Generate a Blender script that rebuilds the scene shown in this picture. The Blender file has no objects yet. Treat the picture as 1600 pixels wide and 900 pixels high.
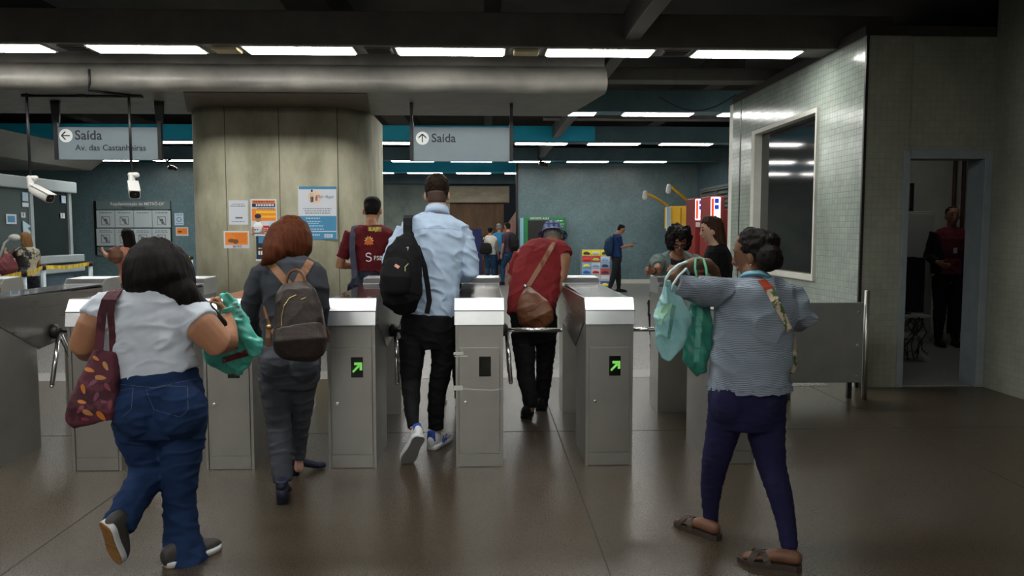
import bpy, bmesh, math, random
import numpy as np
from mathutils import Vector, Matrix, noise
from mathutils.bvhtree import BVHTree
random.seed(7)
SC = bpy.context.scene
COL = SC.collection
PI = math.pi
# ---------------------------------------------------------------- camera, world, exposure
F = 1200.0
PITCH = math.atan(88/F); YAW = math.atan(43/F); CH = 1.52
cd = bpy.data.cameras.new('camera'); cam = bpy.data.objects.new('camera', cd); COL.objects.link(cam)
cd.sensor_width = 36; cd.lens = 36*F/1600; cd.clip_start = .05; cd.clip_end = 200
cam.location = (0, 0, CH); cam.rotation_euler = (PI/2-PITCH, 0, -YAW)
SC.camera = cam
w = bpy.data.worlds.new('world'); SC.world = w; w.use_nodes = True
w.node_tree.nodes['Background'].inputs[0].default_value = (.55, .65, .8, 1)
w.node_tree.nodes['Background'].inputs[1].default_value = .012
SC.view_settings.view_transform = 'Standard'; SC.view_settings.look = 'None'
SC.view_settings.exposure = 0.28; SC.view_settings.gamma = 1; SC.view_settings.use_curve_mapping = False
SC.cycles.use_denoising = True
SC.cycles.max_bounces = 6
LAMP = 21.5                     # strength of the fluorescent diffusers
# ---------------------------------------------------------------- pixel <-> world (1600x900 frame)
_R = cam.rotation_euler.to_matrix()
def ray(px, py): return _R @ Vector(((px-800)/F, (450-py)/F, -1))
def P(px, py, Y):
    d = ray(px, py); return Vector((0, 0, CH)) + d*(Y/d.y)
def PZ(px, py, z=0):
    d = ray(px, py); return Vector((0, 0, CH)) + d*((z-CH)/d.z)
def PXX(px, py, X):
    d = ray(px, py); return Vector((0, 0, CH)) + d*(X/d.x)
# ---------------------------------------------------------------- materials
def nd(nt, t, **k):
    n = nt.nodes.new(t)
    for a, v in k.items():
        if a in n.inputs: n.inputs[a].default_value = v
        else: setattr(n, a, v)
    return n
def mat(name, col, rough=.6, metal=0, col2=None, ns=8, bump=0, bs=40, spec=.5, coat=0, stretch=(1,1,1), rv=0, det=4, sss=0, alpha=1, trans=0, lo=.35, hi=.65):
    m = bpy.data.materials.new(name); m.use_nodes = True; nt = m.node_tree; L = nt.links
    b = nt.nodes['Principled BSDF']
    b.inputs['Base Color'].default_value = (*col, 1); b.inputs['Roughness'].default_value = rough
    b.inputs['Metallic'].default_value = metal; b.inputs['Specular IOR Level'].default_value = spec
    b.inputs['Coat Weight'].default_value = coat
    b.inputs['Alpha'].default_value = alpha; b.inputs['Transmission Weight'].default_value = trans
    if sss: b.inputs['Subsurface Weight'].default_value = sss; b.inputs['Subsurface Radius'].default_value = (.02,.008,.004)
    tc = nd(nt, 'ShaderNodeTexCoord'); mp = nd(nt, 'ShaderNodeMapping'); mp.inputs['Scale'].default_value = stretch
    L.new(tc.outputs['Object'], mp.inputs[0])
    if col2 is not None or rv:
        n = nd(nt, 'ShaderNodeTexNoise', Scale=ns, Detail=det, Roughness=.6); L.new(mp.outputs[0], n.inputs[0])
        r = nd(nt, 'ShaderNodeMapRange'); r.inputs[1].default_value = lo; r.inputs[2].default_value = hi; L.new(n.outputs[0], r.inputs[0])
        if col2 is not None:
            mx = nd(nt, 'ShaderNodeMix', data_type='RGBA'); mx.inputs[6].default_value = (*col, 1); mx.inputs[7].default_value = (*col2, 1)
            L.new(r.outputs[0], mx.inputs[0]); L.new(mx.outputs[2], b.inputs['Base Color'])
        if rv:
            r2 = nd(nt, 'ShaderNodeMapRange'); r2.inputs[3].default_value = rough-rv; r2.inputs[4].default_value = rough+rv
            L.new(r.outputs[0], r2.inputs[0]); L.new(r2.outputs[0], b.inputs['Roughness'])
    if bump:
        n = nd(nt, 'ShaderNodeTexNoise', Scale=bs, Detail=3); L.new(mp.outputs[0], n.inputs[0])
        bm_ = nd(nt, 'ShaderNodeBump', Strength=bump, Distance=.01); L.new(n.outputs[0], bm_.inputs['Height']); L.new(bm_.outputs[0], b.inputs['Normal'])
    return m
def emit(name, col, s):
    m = bpy.data.materials.new(name); m.use_nodes = True; nt = m.node_tree
    b = nt.nodes['Principled BSDF']; b.inputs['Base Color'].default_value = (*col, 1)
    b.inputs['Emission Color'].default_value = (*col, 1); b.inputs['Emission Strength'].default_value = s
    return m
def tile(name, c1, c2, grout, size=.05, axes='xz', rough=.25, bump=.5, vary=None):
    m = bpy.data.materials.new(name); m.use_nodes = True; nt = m.node_tree; L = nt.links
    b = nt.nodes['Principled BSDF']; b.inputs['Roughness'].default_value = rough
    g = nd(nt, 'ShaderNodeNewGeometry'); sp = nd(nt, 'ShaderNodeSeparateXYZ'); cb = nd(nt, 'ShaderNodeCombineXYZ')
    L.new(g.outputs['Position'], sp.inputs[0])
    L.new(sp.outputs['XYZ'.index(axes[0].upper())], cb.inputs[0]); L.new(sp.outputs['XYZ'.index(axes[1].upper())], cb.inputs[1])
    br = nd(nt, 'ShaderNodeTexBrick', offset=0.0, squash=1.0)
    br.inputs['Color1'].default_value = (*c1, 1); br.inputs['Color2'].default_value = (*c2, 1); br.inputs['Mortar'].default_value = (*grout, 1)
    br.inputs['Scale'].default_value = 1; br.inputs['Mortar Size'].default_value = size*.05; br.inputs['Mortar Smooth'].default_value = .3
    br.inputs['Brick Width'].default_value = size; br.inputs['Row Height'].default_value = size
    L.new(cb.outputs[0], br.inputs[0])
    n = nd(nt, 'ShaderNodeTexNoise', Scale=1.2, Detail=5, Roughness=.7); L.new(g.outputs['Position'], n.inputs[0])
    mx = nd(nt, 'ShaderNodeMix', data_type='RGBA', blend_type='MULTIPLY'); mx.inputs[0].default_value = .8
    r = nd(nt, 'ShaderNodeMapRange'); r.inputs[1].default_value = .3; r.inputs[2].default_value = .7; r.inputs[3].default_value = .62; r.inputs[4].default_value = 1.1
    L.new(n.outputs[0], r.inputs[0]); L.new(br.outputs[0], mx.inputs[6]); L.new(r.outputs[0], mx.inputs[7]); L.new(mx.outputs[2], b.inputs['Base Color'])
    n2 = nd(nt, 'ShaderNodeTexNoise', Scale=9/size*.05, Detail=2); L.new(g.outputs['Position'], n2.inputs[0])
    ad = nd(nt, 'ShaderNodeMath', operation='MULTIPLY_ADD'); ad.inputs[1].default_value = -1; L.new(br.outputs['Fac'], ad.inputs[0]); L.new(n2.outputs[0], ad.inputs[2])
    bp = nd(nt, 'ShaderNodeBump', Strength=bump, Distance=.004); L.new(ad.outputs[0], bp.inputs['Height']); L.new(bp.outputs[0], b.inputs['Normal'])
    return m
def steel(name, col=(.50,.50,.475), rough=.36, s=(220, 220, 2.5), bs=.06):
    m = bpy.data.materials.new(name); m.use_nodes = True; nt = m.node_tree; L = nt.links
    b = nt.nodes['Principled BSDF']; b.inputs['Metallic'].default_value = 1
    tc = nd(nt, 'ShaderNodeTexCoord'); mp = nd(nt, 'ShaderNodeMapping'); mp.inputs['Scale'].default_value = s; L.new(tc.outputs['Object'], mp.inputs[0])
    n = nd(nt, 'ShaderNodeTexNoise', Scale=1, Detail=3); L.new(mp.outputs[0], n.inputs[0])
    n3 = nd(nt, 'ShaderNodeTexNoise', Scale=3.5, Detail=4); L.new(tc.outputs['Object'], n3.inputs[0])
    r = nd(nt, 'ShaderNodeMapRange'); r.inputs[3].default_value = rough-.06; r.inputs[4].default_value = rough+.1; L.new(n.outputs[0], r.inputs[0]); L.new(r.outputs[0], b.inputs['Roughness'])
    mx = nd(nt, 'ShaderNodeMix', data_type='RGBA'); mx.inputs[6].default_value = (*[c*.78 for c in col], 1); mx.inputs[7].default_value = (*[min(1, c*1.18) for c in col], 1)
    L.new(n3.outputs[0], mx.inputs[0]); L.new(mx.outputs[2], b.inputs['Base Color'])
    bp = nd(nt, 'ShaderNodeBump', Strength=bs, Distance=.002); L.new(n.outputs[0], bp.inputs['Height']); L.new(bp.outputs[0], b.inputs['Normal'])
    return m
M = {}
# ---------------------------------------------------------------- objects and mesh building
def tag(o, label=None, cat=None, group=None, kind=None):
    if label: o['label'] = label
    if cat: o['category'] = cat
    if group: o['group'] = group
    if kind: o['kind'] = kind
    return o
def empty(name, loc, label=None, cat=None, group=None):
    o = bpy.data.objects.new(name, None); COL.objects.link(o); o.location = loc; o.empty_display_size = .1
    return tag(o, label, cat, group)
def worldloc(o):
    v = Vector((0, 0, 0))
    while o: v += o.location; o = o.parent
    return v
def link(name, me, m, parent=None, origin=None):
    """me has world coordinates; re-origin it under its parent"""
    if parent is not None: me.transform(Matrix.Translation(-worldloc(parent))); loc = Vector((0,0,0))
    else:
        if origin is None:
            co = [v.co for v in me.vertices]; origin = Vector(((min(c.x for c in co)+max(c.x for c in co))/2, (min(c.y for c in co)+max(c.y for c in co))/2, min(c.z for c in co)))
        me.transform(Matrix.Translation(-Vector(origin))); loc = Vector(origin)
    me.name = name
    o = bpy.data.objects.new(name, me); COL.objects.link(o); o.location = loc; o.parent = parent
    for mm in (m if isinstance(m, (list, tuple)) else [m]): me.materials.append(mm)
    return o
def frame(d, side=None):
    d = Vector(d).normalized()
    s = Vector(side) if side is not None else (Vector((1, 0, 0)) if abs(d.x) < .9 else Vector((0, 1, 0)))
    s = (s - d*s.dot(d))
    if s.length < 1e-6: s = d.orthogonal()
    s.normalize(); return d, s, d.cross(s).normalized()
class MB:
    def __init__(s): s.bm = bmesh.new()
    def face(s, pts, mi=0):
        f = s.bm.faces.new([s.bm.verts.new(p) for p in pts]); f.material_index = mi; return s
    def box(s, x0, x1, y0, y1, z0, z1, bev=0, mi=0):
        vs = [s.bm.verts.new((x, y, z)) for x in (x0, x1) for y in (y0, y1) for z in (z0, z1)]
        fs = [s.bm.faces.new([vs[i] for i in q]) for q in ((0,1,3,2),(4,6,7,5),(0,4,5,1),(2,3,7,6),(0,2,6,4),(1,5,7,3))]
        for f in fs: f.material_index = mi
        if bev:
            es = list({e for f in fs for e in f.edges})
            bmesh.ops.bevel(s.bm, geom=es, offset=bev, segments=2, affect='EDGES', profile=.5)
        return s
    def prism(s, poly, axis, a, b, bev=0, b2=None, mi=0):
        """poly of 2D points in the two other axes (cyclic order), extruded along axis from a to b"""
        def mk(p, t): return {'x': (t, p[0], p[1]), 'y': (p[0], t, p[1]), 'z': (p[0], p[1], t)}[axis]
        A = [s.bm.verts.new(mk(p, a)) for p in poly]; B = [s.bm.verts.new(mk(p, b)) for p in poly]
        n = len(poly); fs = [s.bm.faces.new(A), s.bm.faces.new(B[::-1])]
        for i in range(n): fs.append(s.bm.faces.new([A[i], B[i], B[(i+1) % n], A[(i+1) % n]]))
        for f in fs: f.material_index = mi
        if bev: bmesh.ops.bevel(s.bm, geom=list({e for f in fs for e in f.edges}), offset=bev, segments=2, affect='EDGES', profile=.5)
        return s
    def loft(s, secs, side=None, n=12, cap=True, rnd=True, sq=2.0, mi=0, ck=1.0):
        """secs: list of (centre, rx, ry[, side]); rx along side"""
        pts = [Vector(c[0]) for c in secs]; S = []
        N = len(pts); secs = [tuple(c) for c in secs]
        frs = []
        prev = side
        for i in range(N):
            t = (pts[min(i+1, N-1)]-pts[max(i-1, 0)])
            if t.length < 1e-9: t = Vector((0, 0, 1))
            sd = secs[i][3] if len(secs[i]) > 3 and secs[i][3] is not None else prev
            fr = frame(t, sd); prev = fr[1] if (len(secs[i]) <= 3) else sd; frs.append(fr)
        full = [(pts[i], secs[i][1], secs[i][2], frs[i]) for i in range(N)]
        if rnd and cap:
            def capr(end):
                c, a, b, fr = full[0] if end == 0 else full[-1]
                sg = -1 if end == 0 else 1; r = min(a, b); out = []
                for k in (1, 2, 3):
                    an = k*PI/8; out.append((c+fr[0]*sg*r*ck*math.sin(an), a*math.cos(an), b*math.cos(an), fr))
                return out
            full = capr(0)[::-1]+full+capr(1)
        for c, a, b, (d, u, v) in full:
            ring = []
            for k in range(n):
                an = 2*PI*k/n; ca, sa = math.cos(an), math.sin(an)
                if sq != 2.0: ca = math.copysign(abs(ca)**(2/sq), ca); sa = math.copysign(abs(sa)**(2/sq), sa)
                ring.append(s.bm.verts.new(c+u*a*ca+v*b*sa))
            S.append(ring)
        for i in range(len(S)-1):
            for k in range(n):
                f = s.bm.faces.new([S[i][k], S[i][(k+1) % n], S[i+1][(k+1) % n], S[i+1][k]]); f.material_index = mi; f.smooth = True
        if cap:
            f = s.bm.faces.new(S[0][::-1]); f.material_index = mi; f = s.bm.faces.new(S[-1]); f.material_index = mi
        return s
    def tube(s, pts, r, n=8, rnd=False, mi=0): 
        return s.loft([(p, r, r) for p in pts], n=n, rnd=rnd, mi=mi)
    def strip(s, pts, wv, th, mi=0):
        """flat strap: pts path, wv list/one half-width vector, th thickness vector list/one"""
        S = []
        for i, p in enumerate(pts):
            p = Vector(p); a = Vector(wv[i] if isinstance(wv, list) else wv); t = Vector(th[i] if isinstance(th, list) else th)
            S.append([s.bm.verts.new(q) for q in (p-a, p+a, p+a+t, p-a+t)])
        for i in range(len(S)-1):
            for k in range(4): f = s.bm.faces.new([S[i][k], S[i][(k+1) % 4], S[i+1][(k+1) % 4], S[i+1][k]]); f.material_index = mi
        s.bm.faces.new(S[0][::-1]); s.bm.faces.new(S[-1]); return s
    def ball(s, c, r, seg=12, mi=0, rz=None, rot=None):
        r = Vector(r) if hasattr(r, '__len__') else Vector((r, r, r))
        mt = Matrix.Translation(Vector(c)) @ (rot.to_4x4() if rot else Matrix()) @ Matrix.Diagonal((*r, 1))
        g = bmesh.ops.create_uvsphere(s.bm, u_segments=seg, v_segments=max(6, seg//2+2), radius=1, matrix=mt)
        for v in g['verts']:
            for f in v.link_faces: f.material_index = mi; f.smooth = True
        return s
    def card(s, x0, x1, z0, z1, y, th=.002, mi=0): return s.box(x0, x1, y, y+th, z0, z1, mi=mi)
    def mesh(s):
        bmesh.ops.recalc_face_normals(s.bm, faces=s.bm.faces[:])
        me = bpy.data.meshes.new('m'); s.bm.to_mesh(me); s.bm.free(); return me
    def build(s, name, m, parent=None, origin=None, **t):
        o = link(name, s.mesh(), m, parent, origin); 
        if t: tag(o, **t)
        return o
def structure(name, mb, m): return tag(mb.build(name, m), kind='structure')
def text_mesh(body, size, bold=0.0, align='LEFT', spacing=1.0, ext=.0008, lh=1.0, shear=0):
    cu = bpy.data.curves.new('t', 'FONT'); cu.body = body; cu.size = size; cu.offset = bold*size; cu.align_x = align; cu.space_character = spacing
    cu.extrude = ext; cu.resolution_u = 3; cu.space_line = lh; cu.shear = shear
    o = bpy.data.objects.new('t', cu); COL.objects.link(o); dg = bpy.context.evaluated_depsgraph_get(); dg.update()
    me = bpy.data.meshes.new_from_object(o.evaluated_get(dg)); bpy.data.objects.remove(o); me.materials.clear(); return me
def text(name, body, loc, size, m, parent, rot=None, **k):
    """lettering facing -Y by default, loc = world position of the baseline start"""
    me = text_mesh(body, size, **k); r = rot if rot is not None else Matrix.Rotation(PI/2, 4, 'X')
    me.transform(Matrix.Translation(Vector(loc)) @ r.to_4x4()); return link(name, me, m, parent)
def copy_tree(o, parent=None):
    c = o.copy(); COL.objects.link(c); c.parent = parent
    for ch in list(o.children): copy_tree(ch, c)
    return c
def shift(o, dx, dy=0, dz=0): o.location = o.location + Vector((dx, dy, dz)); return o
# ================================================================ SETTING
M['concrete'] = mat('concrete', (.27,.26,.18), .85, col2=(.47,.455,.34), ns=2.6, bump=.5, bs=18, stretch=(1,1,.45), det=10, lo=.34, hi=.66)
M['soffit'] = mat('soffit', (.13,.125,.11), .45, col2=(.2,.19,.17), ns=3, bump=.2, bs=14, rv=.1)
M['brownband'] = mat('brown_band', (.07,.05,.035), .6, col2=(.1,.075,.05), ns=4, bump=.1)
M['beam'] = mat('beam_paint', (.085,.08,.074), .7, col2=(.115,.11,.10), ns=3, bump=.15)
M['beamblue'] = mat('blue_beam_paint', (.06,.12,.15), .6, col2=(.09,.16,.19), ns=2)
M['cyan'] = mat('cyan_beam_paint', (.01,.5,.8), .5, col2=(.02,.55,.85), ns=2)
M['darkceil'] = mat('dark_ceiling', (.03,.028,.025), .9, col2=(.055,.05,.045), ns=.8)
M['floor'] = mat('granolite', (.042,.034,.024), .30, col2=(.080,.065,.046), ns=150, rv=.05, det=3, bump=.04, bs=60, lo=.38, hi=.62)
nt = M['floor'].node_tree; b_ = nt.nodes['Principled BSDF']; src = b_.inputs['Base Color'].links[0].from_socket
n_ = nd(nt, 'ShaderNodeTexNoise', Scale=1.1, Detail=7, Roughness=.7); nt.links.new([n for n in nt.nodes if n.type == 'TEX_COORD'][0].outputs['Object'], n_.inputs[0])
r_ = nd(nt, 'ShaderNodeMix', data_type='RGBA'); r_.inputs[6].default_value = (.72,.66,.60,1); r_.inputs[7].default_value = (1.2,1.15,1.1,1); nt.links.new(n_.outputs[0], r_.inputs[0])
m_ = nd(nt, 'ShaderNodeMix', data_type='RGBA', blend_type='MULTIPLY'); m_.inputs[0].default_value = 1; nt.links.new(src, m_.inputs[6]); nt.links.new(r_.outputs[2], m_.inputs[7]); nt.links.new(m_.outputs[2], b_.inputs['Base Color'])
M['floorfar'] = mat('pale_floor', (.13,.13,.12), .3, col2=(.18,.175,.165), ns=60, rv=.05)
M['seam'] = mat('seam', (.04,.036,.03), .7)
M['paleband'] = mat('pale_band', (.2,.2,.19), .4, col2=(.24,.24,.23), ns=20)
M['tilebooth'] = tile('booth_tile', (.33,.38,.34), (.37,.43,.38), (.22,.25,.22), .06, 'yz', .18, .55)
M['tileboothf'] = tile('booth_tile_front', (.27,.28,.225), (.30,.31,.25), (.24,.25,.2), .06, 'xz', .5, .4)
M['tileright'] = tile('right_wall_tile', (.27,.28,.225), (.30,.31,.25), (.24,.25,.2), .06, 'yz', .5, .4)
M['tileblue'] = tile('blue_tile', (.12,.20,.225), (.155,.24,.265), (.10,.17,.19), .06, 'xz', .3, .35)
M['tilebluey'] = tile('blue_tile_side', (.08,.14,.19), (.11,.18,.23), (.06,.1,.13), .09, 'yz', .35, .35)
M['white'] = mat('white_paint', (.75,.76,.74), .5)
M['offwhite'] = mat('offwhite', (.62,.62,.56), .6, col2=(.55,.55,.49), ns=4)
M['black'] = mat('black', (.006,.006,.006), .45)
M['darkmetal'] = mat('dark_metal', (.03,.03,.032), .4, metal=.6)
M['steel'] = steel('brushed_steel')
M['steelh'] = steel('brushed_steel_pale', (.74,.77,.78), .3, (2.5, 220, 220))
M['chrome'] = mat('chrome', (.7,.7,.7), .18, metal=1)
M['diff'] = emit('lamp_diffuser', (1,.985,.94), LAMP)
M['cream'] = mat('cream_cover', (.5,.42,.24), .5)
M['glass'] = mat('dark_glass', (.012,.014,.014), .06, spec=.8)
M['doorframe'] = mat('door_frame_paint', (.19,.23,.25), .5, col2=(.23,.27,.28), ns=6)
M['panelgrey'] = mat('panel_grey', (.14,.145,.14), .5, col2=(.17,.17,.165), ns=5)

# floor: one slab, granolite near, pale beyond, with a pale strip between them
fl = MB().box(-16, 8, -10, 8.35, -.1, 0); structure('floor', fl, M['floor'])
structure('floor_far', MB().box(-16, 14, 8.35, 34, -.1, 0), M['floorfar'])
structure('trim_1', MB().box(-16, 3.5, 7.9, 8.35, -.02, .002), M['paleband'])
tz = PZ(1250, 592).y
structure('trim_7', MB().prism([(1.9, 7.38), (3.4, 7.38), (3.4, 8.1), (1.9, 8.1)], 'z', -.01, .0025), M['floorfar'])
sm = MB()
for x in (-2.15, .55, 3.2): sm.box(x, x+.008, 1, 7.9, -.01, .0015)
for y in (3.1, 5.75): sm.box(-8, 4.7, y, y+.008, -.01, .0015)
structure('trim_2', sm, M['seam'])
# roof slab above everything and the boundary walls behind the camera and at the sides
structure('ceiling', MB().box(-16, 14, -10, 34, 4.9, 5.1), M['darkceil'])
structure('wall_rear', MB().box(-16, 8, -10.2, -10, 0, 5), M['offwhite'])
structure('wall_left', MB().box(-16.2, -16, -10, 34, 0, 5), M['tileblue'])
structure('wall_far_right', MB().box(10, 10.2, 11, 34, 0, 5), M['tilebluey'])

# booth on the right: side wall (with window), front wall (with doorway), right wall
XB, YF, YBk, XR = 3.5, 7.3, 11.35, 4.78
XB = P(1343, 400, YF).x; XR = P(1536, 500, YF+.02).x
ZT = 3.37
wy0, wy1, wz0, wz1 = 8.42, 10.35, .98, 2.86
def yat(px, X, py=300): return PXX(px, py, X).y
wy0, wy1 = yat(1277, XB), yat(1176, XB)
YBk = yat(1143, XB)
wb = MB()
T = .16
wb.box(XB, XB+T, YF, wy0, 0, ZT).box(XB, XB+T, wy1, YBk, 0, ZT).box(XB, XB+T, wy0, wy1, 0, wz0).box(XB, XB+T, wy0, wy1, wz1, ZT)
structure('wall_booth_side', wb, M['tilebooth'])
wf = MB()
dx0, dx1 = P(1412, 400, YF).x, P(1533, 400, YF).x; dzt = P(1480, 245, YF).z
wf.box(XB+.004, dx0, YF-.012, YF+T, 0, ZT).box(dx0, dx1, YF, YF+T, dzt, ZT).box(dx1, XR+.3, YF, YF+T, 0, ZT)
structure('wall_booth_front', wf, M['tileboothf'])
structure('trim_3', MB().box(XB-.006, XB+.02, YF-.02, YF+.005, 0, ZT+.002), M['black'])
structure('wall_right', MB().box(XR, XR+.3, -10, YF, 0, 5), M['tileright'])
structure('ceiling_booth', MB().box(XB, 8, YF+.02, YBk, ZT, ZT+.1), M['darkceil'])
structure('wall_booth_back', MB().box(XB, 9.5, YBk, YBk+.15, 0, ZT), M['offwhite'])
structure('wall_booth_right', MB().box(7.6, 7.7, YF, YBk, 0, ZT), M['offwhite'])
structure('baseboard_booth', MB().box(XB-.01, XB, YF, YBk, 0, .1).box(XB, dx0, YF-.008, YF, 0, .05), M['tilebooth'])
# vertical joint on the side wall near its far end
structure('trim_4', MB().box(XB-.004, XB, yat(1156, XB), yat(1154.5, XB), 0, ZT), M['black'])
# window with its thick pale frame and dark glass
fw = .1
win = tag(MB().box(XB-.03, XB+T+.02, wy0+.035, wy1-.12, wz0, wz0+fw*.6).box(XB-.03, XB+T+.02, wy0+.035, wy1-.12, wz1-fw*.5, wz1)
    .box(XB-.03, XB+T+.02, wy0, wy0+.035, wz0, wz1).box(XB-.03, XB+T+.02, wy1-.12, wy1, wz0, wz1).build('window_1', M['offwhite']), kind='structure')
MB().box(XB+.07, XB+.08, wy0+.03, wy1-.1, wz0+.05, wz1-.04).build('glass_pane', M['glass'], win)
# doorway frame, its deep painted jambs
df = MB(); fwid = .09
df.box(dx0-fwid*.5, dx0+.02, YF-.03, YF+T+.02, 0, dzt+.06, .006).box(dx1-.02, dx1+.06, YF-.03, YF+T+.08, 0, dzt+.06, .006).box(dx0+.02, dx1-.02, YF-.03, YF+T+.02, dzt-.02, dzt+.06, .001)
dfo = structure('door_1', df, M['doorframe'])
# open door leaf swung inward on the right jamb
structure('floor_booth', MB().box(XB, 7.6, YF+.02, YBk, 0, .012), M['paleband'])

# blue tiled wall across the back with an opening to the street side
YW = 22.5
xo0, xo1 = P(592, 400, YW).x-.6, P(808, 400, YW).x
xr = P(1090, 300, YW).x
wl = MB().box(-16, xo0, YW, YW+.3, 0, 3.5); structure('wall_back_left', wl, M['tileblue'])
structure('wall_back_right', MB().box(xo1, xr, YW, YW+.3, 0, 3.5), M['tileblue'])
structure('trim_5', MB().box(xo1-.03, xo1+.03, YW-.02, YW+.3, 0, 3.52), M['black'])
structure('baseboard_back', MB().box(xo1+.03, xr, YW-.03, YW, 0, .12), M['offwhite'])
# side wall running towards us on the right, with louvre windows high up
LZ0, LZ1 = 1.95, 2.75
ly0, ly1 = 19.0, 22.2
sw = MB().box(xr, xr+.3, 11.5, YW, 0, LZ0).box(xr, xr+.3, 11.5, YW, LZ1, 4.2).box(xr, xr+.3, 11.5, ly0, LZ0, LZ1).box(xr, xr+.3, ly1, YW, LZ0, LZ1)
structure('wall_side_right', sw, M['tilebluey'])
M['louvre'] = mat('louvre', (.2,.25,.24), .4, col2=(.26,.3,.29), ns=3)
lv = structure('window_2', MB().box(xr-.02, xr+.1, ly0, ly0+.08, LZ0, LZ1).box(xr-.02, xr+.1, ly1-.08, ly1, LZ0, LZ1).box(xr-.02, xr+.1, ly0, ly1, LZ0, LZ0+.05).box(xr-.02, xr+.1, ly0, ly1, LZ1-.05, LZ1).box(xr-.02, xr+.1, (ly0+ly1)/2-.04, (ly0+ly1)/2+.04, LZ0, LZ1), M['louvre'])
for i in range(6):
    z = LZ0+.09+i*.12
    MB().prism([(xr-.05, z), (xr-.04, z-.01), (xr+.08, z+.09), (xr+.07, z+.1)], 'y', ly0+.08, ly1-.08).build('louvre_blade', M['louvre'], lv)
MB().box(xr+.15, xr+.16, ly0, ly1, LZ0, LZ1).build('glass_pane', mat('pale_glass', (.45,.5,.52), .3), lv)

# what is seen through the opening: concrete wall, header, timber hoarding, brick slope
YO = 27.5
structure('wall_outer_concrete', MB().box(P(570,300,YO).x-1, P(693,300,YO).x, YO, YO+.4, 0, 3.5), mat('teal_concrete', (.13,.17,.16), .7, col2=(.25,.29,.26), ns=1.5, det=8))
M['palecon'] = mat('pale_concrete', (.30,.26,.19), .8, col2=(.42,.37,.28), ns=2, stretch=(1,1,3))
structure('trim_6', MB().box(P(690,300,YO).x, P(796,300,YO).x, YO-.2, YO+.2, P(700,317,YO).z, P(700,291,YO).z, .03).box(P(690,300,YO).x, P(703,300,YO).x, YO-.1, YO+.2, 0, P(700,317,YO).z), M['palecon'])
structure('wall_outer_top', MB().box(P(570,300,YO).x-1, P(830,300,YO).x+3, YO-.3, YO+.4, P(700,288,YO).z, P(700,240,YO).z), M['beamblue'])
M['timber'] = mat('timber', (.09,.05,.025), .7, col2=(.16,.09,.045), ns=5, stretch=(1,1,.3))
hd = structure('wall_outer_timber', MB().box(P(703,300,YO).x, P(787,300,YO).x, YO, YO+.2, 0, P(700,316,YO).z), M['timber'])
for px in (738, 770):
    x = P(px, 350, YO).x; MB().box(x-.04, x+.04, YO-.05, YO, .0, 2.5).build('batten', M['timber'], hd)
M['brick'] = tile('brick', (.32,.15,.12), (.42,.22,.18), (.35,.3,.27), .12, 'xz', .8, .4)
p1, p2 = P(786, 360, YO-.5), P(812, 322, YO-.5)
structure('wall_outer_brick', MB().prism([(p1.x, 0), (p1.x+4.5, 0), (p1.x+4.5, p2.z+3), (p2.x, p2.z), (p1.x, p1.z)], 'y', YO-.5, YO-.1), M['brick'])
b = MB(); x = P(745, 400, YO-.3).x
bn = MB().box(x-.17, x+.17, YO-.34, YO-.30, .0, P(745, 358, YO).z).build('blue_banner', mat('navy_cloth', (.01,.02,.12), .7))
tag(bn, 'tall narrow navy blue banner leaning against the brown hoarding in the far opening', 'banner')

# curved-front concrete slab over the gates and the big concrete column
ZS = 3.075
prof = [(8.80, 3.38), (8.74, 3.35), (8.70, 3.28), (8.68, 3.2), (8.68, 3.16), (8.70, 3.12), (8.74, 3.09), (8.80, ZS), (10.48, ZS), (10.48, 3.5), (8.80, 3.5)]
sl = MB(); bmv = sl.bm
A = [bmv.verts.new((-16, y, z)) for y, z in prof]
B = [bmv.verts.new((1.38-.26*(y-8.68)/1.8, y, z)) for y, z in prof]
bmv.faces.new(A); bmv.faces.new(B[::-1])
for i in range(len(prof)): f = bmv.faces.new([A[i], B[i], B[(i+1)%len(prof)], A[(i+1)%len(prof)]]); f.smooth = i < 7
structure('ceiling_slab', sl, M['soffit'])
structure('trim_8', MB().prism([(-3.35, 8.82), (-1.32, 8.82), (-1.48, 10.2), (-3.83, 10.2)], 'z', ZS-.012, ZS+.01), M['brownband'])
cx0, cx1, cy0, cy1, cr = P(304, 185, 10.35).x, P(580, 185, 10.35).x, 9.8, 12.0, .55
ring = []
for (cx, cy, a0) in ((cx1-cr, cy0+cr, -PI/2), (cx1-cr, cy1-cr, 0), (cx0+cr, cy1-cr, PI/2), (cx0+cr, cy0+cr, PI)):
    for k in range(9): a = a0+k*PI/16; ring.append((cx+cr*math.cos(a), cy+cr*math.sin(a)))
cm = MB().prism(ring, 'z', 0, ZS+.01)
for f in cm.bm.faces: f.smooth = len(f.verts) == 4
structure('wall_column', cm, M['concrete'])
cj = MB()
for px in (353, 437, 528): x = P(px, 300, cy0).x; cj.box(x, x+.008, cy0-.003, cy0+.01, 0, ZS)
structure('trim_9', cj, mat('formwork_joint', (.09,.085,.06), .9))

# beams with their fluorescent strips; rows every 4.13 m
ZL = 3.383; DY = 4.13
rows = [(8.1+DY*k, k) for k in range(-4, 5)]  # rearmost row is unseen, added to brighten the steel turnstile fronts
for Y, k in rows:
    x1 = XR if Y < YF else (8 if Y > 11.3 else XR+2)
    if k == 0: x1 = 4.2
    m = M['beam'] if k < 1 else (M['beamblue'] if k in (1, 3) else M['cyan'] if k in (4,) else M['beamblue'])
    mb = MB().box(-15.9, x1 if k != 2 else 8, Y-.2, Y+.2, ZL, 3.72, .01)
    structure('ceiling_beam', mb, m)
# the third row's beam carries a cyan painted fascia over its left part
structure('trim_10', MB().box(-15.5, P(930, 210, 16.1).x, 8.1+2*DY-.225, 8.1+2*DY-.2, ZL+.02, 3.71), M['cyan'])
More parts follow.
